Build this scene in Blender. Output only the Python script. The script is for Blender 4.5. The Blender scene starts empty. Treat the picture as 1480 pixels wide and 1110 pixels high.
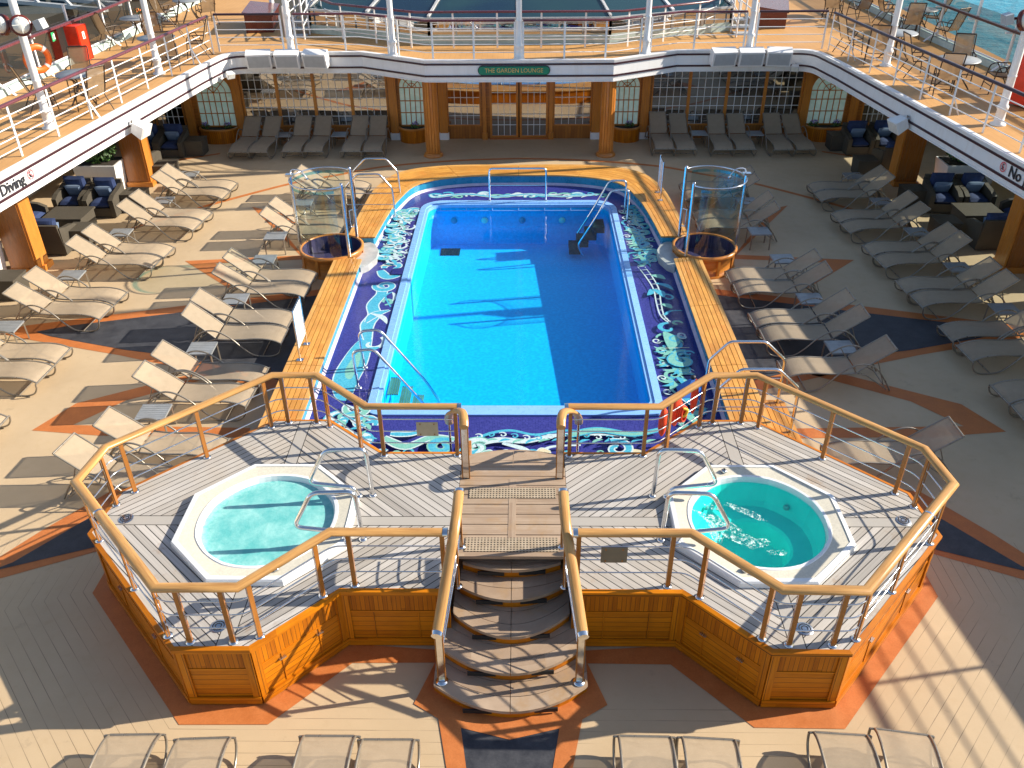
import bpy, math, random
from mathutils import Vector, Matrix
random.seed(7)
scene = bpy.context.scene
COL = scene.collection
PI = math.pi
R = math.radians

# ------------------------------------------------------------------ materials
MATS = {}
class NT:
    def __init__(self, name):
        m = bpy.data.materials.new(name); m.use_nodes = True
        self.m = m; self.t = m.node_tree; self.t.nodes.clear()
        self.out = self.n('ShaderNodeOutputMaterial')
        MATS[name] = m
    def n(self, typ, **kw):
        x = self.t.nodes.new(typ)
        for k, v in kw.items(): setattr(x, k, v)
        return x
    def l(self, a, b): self.t.links.new(a, b)
    def inp(self, sock, v):
        if hasattr(v, 'is_linked') or isinstance(v, bpy.types.NodeSocket): self.l(v, sock)
        else: sock.default_value = v
    def math(self, op, a, b=None, c=None):
        x = self.n('ShaderNodeMath', operation=op)
        self.inp(x.inputs[0], a)
        if b is not None: self.inp(x.inputs[1], b)
        if c is not None: self.inp(x.inputs[2], c)
        return x.outputs[0]
    def mix(self, f, a, b, blend='MIX'):
        x = self.n('ShaderNodeMix', data_type='RGBA', blend_type=blend)
        self.inp(x.inputs[0], f)
        self.inp(x.inputs[6], (*a, 1) if isinstance(a, tuple) and len(a) == 3 else a)
        self.inp(x.inputs[7], (*b, 1) if isinstance(b, tuple) and len(b) == 3 else b)
        return x.outputs[2]
    def coord(self, kind='Object'):
        return self.n('ShaderNodeTexCoord').outputs[kind]
    def sep(self, v):
        s = self.n('ShaderNodeSeparateXYZ'); self.l(v, s.inputs[0]); return s.outputs
    def comb(self, x, y, z=0.0):
        s = self.n('ShaderNodeCombineXYZ')
        self.inp(s.inputs[0], x); self.inp(s.inputs[1], y); self.inp(s.inputs[2], z); return s.outputs[0]
    def noise(self, vec, scale, detail=3.0, rough=0.55):
        x = self.n('ShaderNodeTexNoise'); self.l(vec, x.inputs['Vector'])
        x.inputs['Scale'].default_value = scale; x.inputs['Detail'].default_value = detail
        x.inputs['Roughness'].default_value = rough
        return x.outputs['Fac']
    def white(self, vec, dim='3D'):
        x = self.n('ShaderNodeTexWhiteNoise', noise_dimensions=dim)
        self.l(vec, x.inputs['Vector' if dim != '1D' else 'W']); return x.outputs['Value']
    def ramp(self, f, lo, hi, a=0.0, b=1.0):
        x = self.n('ShaderNodeMapRange'); self.inp(x.inputs[0], f)
        x.inputs[1].default_value = lo; x.inputs[2].default_value = hi
        x.inputs[3].default_value = a; x.inputs[4].default_value = b
        return x.outputs[0]
    def pbr(self, col, rough=0.5, metal=0.0, spec=0.5, bump=None, bstr=0.3, bdist=0.01):
        b = self.n('ShaderNodeBsdfPrincipled')
        self.inp(b.inputs['Base Color'], (*col, 1) if isinstance(col, tuple) and len(col) == 3 else col)
        self.inp(b.inputs['Roughness'], rough); b.inputs['Metallic'].default_value = metal
        b.inputs['Specular IOR Level'].default_value = spec
        if bump is not None:
            bp = self.n('ShaderNodeBump'); bp.inputs['Strength'].default_value = bstr; bp.inputs['Distance'].default_value = bdist
            self.l(bump, bp.inputs['Height']); self.l(bp.outputs[0], b.inputs['Normal'])
        return b
    def done(self, sh):
        self.l(sh.outputs[0] if hasattr(sh, 'outputs') else sh, self.out.inputs[0]); return self.m

def plain(name, col, rough=0.5, metal=0.0, var=0.12, scale=6.0, spec=0.5, bump=0.0):
    """a material whose colour wanders a little, so nothing reads as flat"""
    t = NT(name); c = t.coord()
    f = t.noise(c, scale, 4)
    f2 = t.ramp(f, 0.3, 0.7)
    col_o = t.mix(f2, tuple(x * (1 - var) for x in col), tuple(min(1, x * (1 + var)) for x in col))
    r = t.ramp(t.noise(c, scale * 2.3, 3), 0.3, 0.7, max(0.03, rough - 0.08), min(1, rough + 0.08))
    return t.done(t.pbr(col_o, r, metal, spec, bump=t.noise(c, scale * 12, 3) if bump else None, bstr=bump))

def wood(name, dark, light, rough=0.4, board=None, seam=0.05, swap=False, grain=(1.6, 34.0), wear=None, spec=0.5, seamcol=(0.02, 0.012, 0.008)):
    """UV in metres: u along the grain, v across; board = width of each board"""
    t = NT(name); uv = t.coord('UV'); s = t.sep(uv)
    u, v = (s[1], s[0]) if swap else (s[0], s[1])
    g = t.noise(t.comb(t.math('MULTIPLY', u, grain[0]), t.math('MULTIPLY', v, grain[1]), 0.0), 1.0, 5, 0.65)
    f = t.ramp(g, 0.25, 0.75)
    oi = t.n('ShaderNodeObjectInfo')
    if board:
        vb = t.math('DIVIDE', v, board); idx = t.math('FLOOR', vb)
        rnd = t.white(t.comb(idx, t.math('FLOOR', t.math('ADD', t.math('MULTIPLY', u, 0.45), t.math('MULTIPLY', idx, 0.37))), 0.3))
        f = t.math('ADD', t.math('MULTIPLY', f, 0.6), t.math('MULTIPLY', rnd, 0.4))
    col = t.mix(f, dark, light)
    obn = t.noise(t.coord(), 1.7, 4)
    col = t.mix(t.ramp(obn, 0.42, 0.7, 0, 0.28), col, tuple(x * 0.8 for x in dark))
    if wear:
        w = t.noise(t.coord(), 2.3, 5, 0.7)
        col = t.mix(t.ramp(w, 0.52, 0.68, 0, 0.75), col, wear)
    if board and seam:
        fr = t.math('FRACT', vb)
        sm = t.math('LESS_THAN', fr, seam)
        col = t.mix(sm, col, seamcol)
    return t.done(t.pbr(col, t.ramp(f, 0, 1, rough + 0.08, rough - 0.05), 0, spec, bump=f, bstr=0.12))

# deck: sand coloured composition with plank seams following the whirlpool platform
def deck_mat():
    t = NT('deck_sand'); c = t.coord(); x, y, z = t.sep(c)
    ax = t.math('ABSOLUTE', x)
    d1 = t.math('SUBTRACT', 6.42, y)
    d2 = t.math('SUBTRACT', t.math('SUBTRACT', t.math('MULTIPLY', ax, 0.738), t.math('MULTIPLY', y, 0.675)), -1.53)
    d3 = t.math('SUBTRACT', t.math('MULTIPLY', ax, 0.99), 5.47)
    d = t.math('MAXIMUM', t.math('MAXIMUM', d1, d2), d3)
    fr = t.math('FRACT', t.math('DIVIDE', t.math('ADD', d, 10.0), 0.150))
    seam = t.math('LESS_THAN', fr, 0.045)
    mask = t.math('MULTIPLY', t.math('MULTIPLY', t.math('LESS_THAN', y, 9.2), t.math('LESS_THAN', d, 2.6)), t.math('GREATER_THAN', d, 0.0))
    fade = t.ramp(t.noise(c, 1.1, 3), 0.38, 0.62, 0.0, 0.8)
    seam = t.math('MULTIPLY', t.math('MULTIPLY', seam, mask), fade)
    n1 = t.noise(c, 0.55, 5, 0.6); n2 = t.noise(c, 5.0, 5, 0.65); n3 = t.noise(c, 70.0, 2)
    col = t.mix(t.ramp(n1, 0.3, 0.7), (0.46, 0.345, 0.215), (0.56, 0.425, 0.268))
    col = t.mix(t.ramp(n2, 0.55, 0.8, 0, 0.30), col, (0.42, 0.30, 0.16))
    col = t.mix(t.ramp(n3, 0.3, 0.7, 0, 0.12), col, (0.35, 0.25, 0.14))
    col = t.mix(t.ramp(t.noise(c, 1.9, 6, 0.75), 0.61, 0.70, 0, 0.42), col, (0.30, 0.23, 0.15))
    col = t.mix(seam, col, (0.14, 0.10, 0.06))
    return t.done(t.pbr(col, t.ramp(n2, 0.3, 0.7, 0.5, 0.72), 0, 0.35, bump=n3, bstr=0.08))
deck_mat()
def inlay(name, a, b):
    t = NT(name); c = t.coord()
    n2 = t.noise(c, 4.0, 6, 0.7); n3 = t.noise(c, 60.0, 2)
    col = t.mix(t.ramp(n2, 0.3, 0.7), a, b)
    col = t.mix(t.ramp(n3, 0.35, 0.7, 0, 0.25), col, tuple(x * 0.6 for x in a))
    x, y, z = t.sep(c)
    return t.done(t.pbr(col, t.ramp(n2, 0.3, 0.7, 0.45, 0.65), 0, 0.3, bump=n3, bstr=0.06))
inlay('inlay_orange', (0.44, 0.135, 0.035), (0.56, 0.19, 0.055))
inlay('inlay_navy', (0.026, 0.028, 0.036), (0.075, 0.078, 0.088))

# weathered grey teak of the whirlpool decks, boards mitred round each tub
def tubdeck_mat():
    t = NT('teak_grey_mitred'); c = t.coord(); x, y, z = t.sep(c)
    ax = t.math('ABSOLUTE', x)
    dx = t.math('SUBTRACT', ax, 3.24); dy = t.math('SUBTRACT', y, 0.02)
    adx = t.math('ABSOLUTE', dx); ady = t.math('ABSOLUTE', dy)
    d = t.math('ADD', t.math('MULTIPLY', adx, 0.68), t.math('MULTIPLY', ady, 0.733))
    vb = t.math('DIVIDE', d, 0.098); idx = t.math('FLOOR', vb); fr = t.math('FRACT', vb)
    along = t.math('SUBTRACT', t.math('MULTIPLY', dx, 0.733), t.math('MULTIPLY', dy, 0.68))
    quad = t.math('ADD', t.math('MULTIPLY', t.math('SIGN', dx), 3.0), t.math('MULTIPLY', t.math('SIGN', dy), 7.0))
    brd = t.math('MAXIMUM', t.math('LESS_THAN', adx, 0.085), t.math('LESS_THAN', ady, 0.085))
    rnd = t.white(t.comb(idx, quad, t.math('SIGN', x)))
    g = t.noise(t.comb(t.math('MULTIPLY', along, 3.0), t.math('MULTIPLY', d, 55.0), quad), 1.0, 5, 0.7)
    f = t.math('ADD', t.math('MULTIPLY', t.ramp(g, 0.3, 0.7), 0.5), t.math('MULTIPLY', rnd, 0.5))
    col = t.mix(f, (0.26, 0.24, 0.215), (0.60, 0.57, 0.535))
    st = t.noise(c, 1.6, 6, 0.7)
    col = t.mix(t.ramp(st, 0.60, 0.72, 0, 0.6), col, (0.27, 0.15, 0.07))
    col = t.mix(t.ramp(t.noise(c, 0.9, 4), 0.45, 0.7, 0, 0.5), col, (0.44, 0.37, 0.28))
    col = t.mix(brd, col, (0.40, 0.375, 0.34))
    seam = t.math('LESS_THAN', fr, 0.12)
    edge = t.math('MAXIMUM', t.math('LESS_THAN', t.math('ABSOLUTE', t.math('SUBTRACT', adx, 0.089)), 0.006),
                  t.math('LESS_THAN', t.math('ABSOLUTE', t.math('SUBTRACT', ady, 0.089)), 0.006))
    seam = t.math('MAXIMUM', t.math('MULTIPLY', seam, t.math('SUBTRACT', 1.0, brd)), edge)
    col = t.mix(seam, col, (0.03, 0.026, 0.022))
    return t.done(t.pbr(col, 0.62, 0, 0.3, bump=f, bstr=0.15))
tubdeck_mat()
wood('teak_grey', (0.25, 0.17, 0.115), (0.50, 0.385, 0.28), 0.6, board=0.11, seam=0.0, wear=(0.36, 0.23, 0.12), spec=0.3)
wood('teak_bench', (0.40, 0.15, 0.022), (0.80, 0.41, 0.085), 0.38, board=1.0, seam=0.0, wear=(0.62, 0.24, 0.04), grain=(2.2, 9.0))
wood('teak_edge', (0.48, 0.22, 0.05), (0.80, 0.44, 0.12), 0.4)
wood('teak_panel', (0.32, 0.085, 0.003), (0.74, 0.25, 0.006), 0.36, board=0.085, seam=0.06, grain=(2.0, 40.0), spec=0.28)
wood('teak_panel_upright', (0.28, 0.07, 0.003), (0.68, 0.215, 0.005), 0.36, board=0.055, seam=0.08, swap=True, grain=(2.0, 60.0), spec=0.28)
wood('teak_rail', (0.34, 0.15, 0.04), (0.68, 0.39, 0.135), 0.28, grain=(2.0, 60.0), wear=(0.50, 0.27, 0.09))
wood('teak_post', (0.24, 0.085, 0.015), (0.50, 0.20, 0.04), 0.25, grain=(2.5, 60.0))
wood('teak_dark', (0.22, 0.075, 0.013), (0.50, 0.19, 0.035), 0.3, board=0.10, seam=0.05, swap=True, grain=(2.0, 40.0))
wood('teak_column', (0.36, 0.12, 0.02), (0.70, 0.28, 0.05), 0.28, grain=(1.5, 30.0))
wood('teak_pillar', (0.20, 0.062, 0.012), (0.40, 0.14, 0.028), 0.25, grain=(1.5, 30.0))
plain('navy_trim', (0.045, 0.014, 0.022), 0.35)
def white_mat():
    t = NT('white_paint'); c = t.coord(); x, y, z = t.sep(c)
    st = t.noise(t.comb(t.math('MULTIPLY', x, 5.0), t.math('MULTIPLY', y, 5.0), t.math('MULTIPLY', z, 0.6)), 1.0, 5, 0.7); n = t.noise(c, 2.0, 4)
    col = t.mix(t.ramp(st, 0.5, 0.75, 0, 0.28), (0.82, 0.82, 0.82), (0.56, 0.50, 0.42)); col = t.mix(t.ramp(n, 0.4, 0.7, 0, 0.12), col, (0.6, 0.6, 0.6))
    return t.done(t.pbr(col, 0.35, 0, 0.5))
white_mat()
plain('grey_paint', (0.42, 0.44, 0.46), 0.4, var=0.08)
plain('cream_paint', (0.62, 0.58, 0.50), 0.5, var=0.06)
plain('ceiling_white', (0.52, 0.52, 0.51), 0.6, var=0.04)
plain('chrome', (0.72, 0.73, 0.75), 0.14, 1.0, var=0.05)
plain('steel', (0.55, 0.56, 0.58), 0.28, 1.0, var=0.08)
plain('bronze_frame', (0.30, 0.265, 0.215), 0.33, 0.55, var=0.08)
plain('dark_frame', (0.055, 0.036, 0.024), 0.4, 0.3)
plain('black_rubber', (0.012, 0.012, 0.013), 0.6)
plain('rail_cap_purple', (0.13, 0.035, 0.045), 0.3)
plain('pool_blue_wall', (0.03, 0.30, 0.50), 0.3, var=0.15, scale=3)
plain('pool_cove', (0.55, 0.50, 0.66), 0.35)
plain('pool_coping', (0.23, 0.47, 0.85), 0.3, var=0.06)
plain('tub_white', (0.78, 0.80, 0.82), 0.22, var=0.04)
plain('marble_grey', (0.44, 0.45, 0.44), 0.35, var=0.2, scale=5)
plain('cover_blue', (0.02, 0.14, 0.55), 0.5)
plain('tub_sand', (0.62, 0.585, 0.48), 0.6, var=0.10, scale=40)
plain('red_paint', (0.72, 0.035, 0.008), 0.35)
plain('lifebuoy_orange', (0.85, 0.16, 0.02), 0.45)
plain('rescue_orange', (0.80, 0.07, 0.02), 0.55, var=0.3)
plain('yellow_strap', (0.85, 0.50, 0.03), 0.5)
plain('reflective_white', (0.8, 0.8, 0.78), 0.4)
plain('sign_green', (0.01, 0.20, 0.10), 0.4)
plain('exit_green', (0.03, 0.42, 0.15), 0.4)
plain('gold_letters', (0.72, 0.45, 0.13), 0.35, 0.3)
plain('ink', (0.02, 0.022, 0.03), 0.5)
plain('sign_red', (0.75, 0.08, 0.10), 0.5)
plain('plaque_beige', (0.45, 0.37, 0.24), 0.5)
plain('plaque_brown', (0.19, 0.155, 0.105), 0.5)
plain('stone_tile', (0.36, 0.29, 0.22), 0.5)
plain('soil', (0.03, 0.022, 0.015), 0.9)
plain('petal_violet', (0.33, 0.25, 0.62), 0.7)
plain('leaf_dark', (0.035, 0.085, 0.02), 0.6, var=0.5, scale=9)
plain('leaf_light', (0.09, 0.19, 0.04), 0.6, var=0.4, scale=9)
plain('blue_cushion', (0.022, 0.042, 0.125), 0.85, var=0.15, bump=0.1)
plain('table_grey', (0.30, 0.315, 0.325), 0.4, 0.2)
plain('lamp_glass', (0.75, 0.75, 0.70), 0.15)
plain('mahogany', (0.13, 0.024, 0.018), 0.2)
plain('upper_kerb', (0.45, 0.55, 0.52), 0.5)
plain('blind_tan', (0.30, 0.22, 0.13), 0.7)
def pane_mat():
    t = NT('arch_pane'); n = t.noise(t.coord(), 6.0, 4); col = t.mix(t.ramp(n, 0.3, 0.7), (0.52, 0.76, 0.68), (0.72, 0.90, 0.82))
    p = t.pbr(col, 0.35); t.l(col, p.inputs['Emission Color']); p.inputs['Emission Strength'].default_value = 0.05   # faint glow of their own colour added to the frosted panes
    return t.done(p)
pane_mat()
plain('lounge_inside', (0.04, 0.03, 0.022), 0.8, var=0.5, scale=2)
plain('quay_concrete', (0.055, 0.052, 0.042), 0.9, var=0.4, scale=0.05)
plain('hill_green', (0.05, 0.065, 0.025), 0.9, var=0.6, scale=0.2)
plain('terminal_wall', (0.50, 0.44, 0.34), 0.8)
def upper_deck_mat():
    t = NT('upper_deck_tan'); c = t.coord(); x, y, z = t.sep(c)
    n1 = t.noise(c, 0.8, 5, 0.6); n3 = t.noise(c, 50.0, 2)
    col = t.mix(t.ramp(n1, 0.3, 0.7), (0.50, 0.265, 0.09), (0.60, 0.335, 0.125))
    seam = t.math('LESS_THAN', t.math('FRACT', t.math('DIVIDE', x, 0.16)), 0.06)
    col = t.mix(t.math('MULTIPLY', seam, 0.3), col, (0.22, 0.12, 0.05))
    col = t.mix(t.ramp(t.noise(c, 2.6, 6, 0.75), 0.62, 0.68, 0, 0.5), col, (0.34, 0.17, 0.05))
    return t.done(t.pbr(col, 0.55, 0, 0.35, bump=n3, bstr=0.06))
upper_deck_mat()
def wicker_mat(name, a, b):
    t = NT(name); uv = t.coord('UV'); s = t.sep(uv)
    w = t.math('MULTIPLY', t.math('SINE', t.math('MULTIPLY', s[0], 150.0)), t.math('SINE', t.math('MULTIPLY', s[1], 210.0)))
    n = t.noise(t.coord(), 5.0, 4)
    f = t.math('ADD', t.math('MULTIPLY', t.ramp(w, -1, 1), 0.6), t.math('MULTIPLY', n, 0.4))
    return t.done(t.pbr(t.mix(f, a, b), 0.6, 0, 0.35, bump=w, bstr=0.4, bdist=0.004))
wicker_mat('wicker', (0.036, 0.031, 0.024), (0.115, 0.10, 0.076))
def stripe_cushion():
    t = NT('striped_pillow'); s = t.sep(t.coord('UV'))
    f = t.math('GREATER_THAN', t.math('FRACT', t.math('MULTIPLY', s[0], 26.0)), 0.55)
    col = t.mix(t.math('MULTIPLY', f, 0.6), (0.20, 0.27, 0.38), (0.08, 0.13, 0.25))
    return t.done(t.pbr(col, 0.85, 0, 0.2))
stripe_cushion()
def sling_mat(name, a, b, alpha):
    """open woven mesh: lets some light through"""
    t = NT(name); c = t.coord(); uv = t.coord('UV'); s = t.sep(uv)
    n = t.noise(c, 7.0, 5, 0.6)
    th = t.noise(t.comb(t.math('MULTIPLY', s[0], 40.0), t.math('MULTIPLY', s[1], 260.0)), 1.0, 3)
    th2 = t.noise(t.comb(t.math('MULTIPLY', s[0], 260.0), t.math('MULTIPLY', s[1], 40.0)), 1.0, 3)
    f = t.math('ADD', t.math('MULTIPLY', n, 0.4), t.math('MULTIPLY', t.math('ADD', th, th2), 0.3))
    col = t.mix(t.ramp(f, 0.3, 0.7), a, b)
    oi = t.n('ShaderNodeObjectInfo')
    col = t.mix(t.ramp(oi.outputs['Random'], 0, 1, 0.0, 0.22), col, tuple(x * 0.72 for x in a))
    st = t.noise(c, 2.2, 6, 0.7)
    col = t.mix(t.ramp(st, 0.56, 0.7, 0, 0.35), col, tuple(x * 0.66 for x in a))
    p = t.pbr(col, 0.75, 0, 0.3)
    tl = t.n('ShaderNodeBsdfTranslucent'); t.l(col, tl.inputs[0])
    m1 = t.n('ShaderNodeMixShader'); m1.inputs[0].default_value = 0.22
    t.l(p.outputs[0], m1.inputs[1]); t.l(tl.outputs[0], m1.inputs[2])
    tr = t.n('ShaderNodeBsdfTransparent'); m2 = t.n('ShaderNodeMixShader'); m2.inputs[0].default_value = alpha
    t.l(m1.outputs[0], m2.inputs[1]); t.l(tr.outputs[0], m2.inputs[2])
    return t.done(m2)
sling_mat('sling_beige', (0.42, 0.335, 0.235), (0.56, 0.455, 0.33), 0.20)
sling_mat('sling_tan', (0.36, 0.235, 0.125), (0.48, 0.33, 0.19), 0.16)

def glass_mat(name, tint, refl=1.0, rough=0.02, bumpscale=None, bstr=0.1, extra=None, ior=1.45):
    """thin glass or a water skin: tinted see-through plus mirror by angle"""
    t = NT(name)
    tr = t.n('ShaderNodeBsdfTransparent'); tr.inputs[0].default_value = (*tint, 1)
    gl = t.n('ShaderNodeBsdfGlossy'); gl.inputs['Roughness'].default_value = rough; gl.inputs[0].default_value = (refl, refl, refl, 1)
    lw = t.n('ShaderNodeLayerWeight'); lw.inputs['Blend'].default_value = 0.5
    if bumpscale:
        c = t.coord(); h = t.noise(c, bumpscale, 4, 0.6)
        bp = t.n('ShaderNodeBump'); bp.inputs['Strength'].default_value = bstr; bp.inputs['Distance'].default_value = 0.03
        t.l(h, bp.inputs['Height']); t.l(bp.outputs[0], gl.inputs['Normal']); t.l(bp.outputs[0], lw.inputs['Normal'])
    f0 = ((ior - 1) / (ior + 1)) ** 2
    fac = t.math('ADD', t.math('MULTIPLY', t.math('POWER', lw.outputs['Facing'], 5.0), 0.9), f0)
    if extra is not None: fac = t.math('MAXIMUM', fac, extra)
    m = t.n('ShaderNodeMixShader'); t.l(fac, m.inputs[0]); t.l(tr.outputs[0], m.inputs[1]); t.l(gl.outputs[0], m.inputs[2])
    return t.done(m)
glass_mat('clear_glass', (0.80, 0.90, 0.90), extra=0.06)
glass_mat('windbreak_glass', (0.56, 0.55, 0.52), extra=0.12)
glass_mat('edge_glass', (0.30, 0.66, 0.76), extra=0.12)
glass_mat('screen_glass', (0.80, 0.86, 0.83), extra=0.05)
glass_mat('window_glass', (0.16, 0.15, 0.13), extra=0.42, rough=0.015, bumpscale=0.9, bstr=0.02)
glass_mat('pool_water', (0.40, 0.93, 1.0), bumpscale=9.0, bstr=0.05, ior=1.33)
glass_mat('tub_clear_water', (0.42, 0.93, 0.90), bumpscale=14.0, bstr=0.4, ior=1.33)
def skylight_mat():
    t = NT('skylight_glass'); c = t.coord()
    g = t.noise(c, 0.35, 2)
    col = t.mix(t.ramp(g, 0.4, 0.6), (0.010, 0.030, 0.055), (0.018, 0.05, 0.06))
    p = t.pbr(col, 0.08, 0, 0.25)
    return t.done(p)
skylight_mat()
def pool_basin_mat():
    t = NT('pool_basin_blue'); c = t.coord(); n = t.noise(c, 1.5, 4)
    ca = t.n('ShaderNodeTexVoronoi', feature='SMOOTH_F1'); t.l(c, ca.inputs['Vector']); ca.inputs['Scale'].default_value = 17.0
    f = t.ramp(ca.outputs['Distance'], 0.2, 0.7)
    col = t.mix(f, (0.008, 0.43, 0.86), (0.013, 0.56, 0.99))  # caustic ripple and fine tile mottling painted into the basin blue
    col = t.mix(t.ramp(n, 0.4, 0.7, 0, 0.25), col, (0.01, 0.44, 0.86))
    return t.done(t.pbr(col, 0.5, 0, 0.2))
pool_basin_mat()
def foam_mat():
    t = NT('tub_foam_water'); c = t.coord()
    n = t.noise(c, 2.6, 6, 0.65); n2 = t.noise(c, 14.0, 5, 0.7); x, y, z = t.sep(c)
    col = t.mix(t.ramp(n, 0.38, 0.66), (0.12, 0.47, 0.46), (0.28, 0.63, 0.60))
    edge = t.ramp(t.math('ADD', t.math('MULTIPLY', x, x), t.math('MULTIPLY', y, y)), 0.36, 0.74, 0, 0.6)
    f = t.math('MULTIPLY', t.math('ADD', t.ramp(n, 0.52, 0.70, 0, 0.5), edge), t.ramp(n2, 0.40, 0.72))
    col = t.mix(t.math('MINIMUM', f, 1.0), col, (0.55, 0.82, 0.78))
    return t.done(t.pbr(col, 0.12, 0, 0.5, bump=n2, bstr=0.25, bdist=0.02))
foam_mat()
def tub_basin_mat():
    t = NT('tub_basin_aqua'); c = t.coord(); n = t.noise(c, 1.8, 4)
    v = t.n('ShaderNodeTexVoronoi', feature='DISTANCE_TO_EDGE'); t.l(c, v.inputs['Vector']); v.inputs['Scale'].default_value = 11.0
    ca = t.ramp(v.outputs['Distance'], 0.0, 0.12, 0.5, 0.0)
    col = t.mix(t.ramp(n, 0.35, 0.65), (0.12, 0.78, 0.74), (0.18, 0.88, 0.82))
    return t.done(t.pbr(col, 0.4, 0, 0.2))
tub_basin_mat()
def tub_froth_mat():
    t = NT('tub_froth'); c = t.coord(); n = t.noise(c, 22.0, 6, 0.8)
    p = t.pbr((0.72, 0.93, 0.87), 0.4); tr = t.n('ShaderNodeBsdfTransparent')
    m = t.n('ShaderNodeMixShader'); t.l(t.ramp(n, 0.50, 0.60), m.inputs[0]); t.l(tr.outputs[0], m.inputs[1]); t.l(p.outputs[0], m.inputs[2])
    return t.done(m)
tub_froth_mat()
def sea_mat():
    t = NT('sea_water'); c = t.coord()
    n = t.noise(c, 0.35, 6, 0.6); n2 = t.noise(c, 0.02, 3)
    col = t.mix(t.ramp(n2, 0.35, 0.65), (0.006, 0.17, 0.26), (0.010, 0.26, 0.38))
    return t.done(t.pbr(col, 0.3, 0, 0.2, bump=n, bstr=1.0, bdist=0.8))
sea_mat()
def mosaic(name, a, b, tile=0.028):
    """small square tiles, each its own shade"""
    t = NT(name); c = t.coord(); x, y, z = t.sep(c)
    ix = t.math('FLOOR', t.math('DIVIDE', x, tile)); iy = t.math('FLOOR', t.math('DIVIDE', y, tile))
    r = t.white(t.comb(ix, iy, 0.0)); n = t.noise(c, 1.3, 4)
    f = t.math('ADD', t.math('MULTIPLY', r, 0.65), t.math('MULTIPLY', n, 0.35))
    col = t.mix(f, a, b)
    gx = t.math('LESS_THAN', t.math('FRACT', t.math('DIVIDE', x, tile)), 0.10)
    gy = t.math('LESS_THAN', t.math('FRACT', t.math('DIVIDE', y, tile)), 0.10)
    g = t.math('MAXIMUM', gx, gy)
    col = t.mix(t.math('MULTIPLY', g, 0.45), col, tuple(min(1, q * 1.3 + 0.04) for q in b))
    return t.done(t.pbr(col, 0.25, 0, 0.3))
mosaic('mosaic_purple', (0.014, 0.018, 0.150), (0.046, 0.050, 0.28))
mosaic('mosaic_plum', (0.025, 0.024, 0.065), (0.07, 0.065, 0.15))
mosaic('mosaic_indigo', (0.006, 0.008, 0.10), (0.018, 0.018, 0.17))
mosaic('mosaic_cyan', (0.03, 0.29, 0.45), (0.09, 0.45, 0.60))
mosaic('mosaic_pale', (0.34, 0.50, 0.56), (0.58, 0.68, 0.70))
mosaic('mosaic_seafoam', (0.12, 0.38, 0.34), (0.22, 0.50, 0.42))
mosaic('mosaic_sand', (0.50, 0.46, 0.30), (0.66, 0.60, 0.42))
def grate_mat():
    t = NT('teak_grating'); c = t.coord(); x, y, z = t.sep(c)
    hx = t.math('GREATER_THAN', t.math('FRACT', t.math('DIVIDE', x, 0.042)), 0.5)
    hy = t.math('GREATER_THAN', t.math('FRACT', t.math('DIVIDE', y, 0.042)), 0.5)
    h = t.math('MULTIPLY', hx, hy); n = t.noise(c, 9.0, 4)
    col = t.mix(t.ramp(n, 0.3, 0.7), (0.33, 0.26, 0.18), (0.46, 0.38, 0.28))
    col = t.mix(h, col, (0.025, 0.02, 0.015))
    return t.done(t.pbr(col, 0.65, 0, 0.3))
grate_mat()

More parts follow.
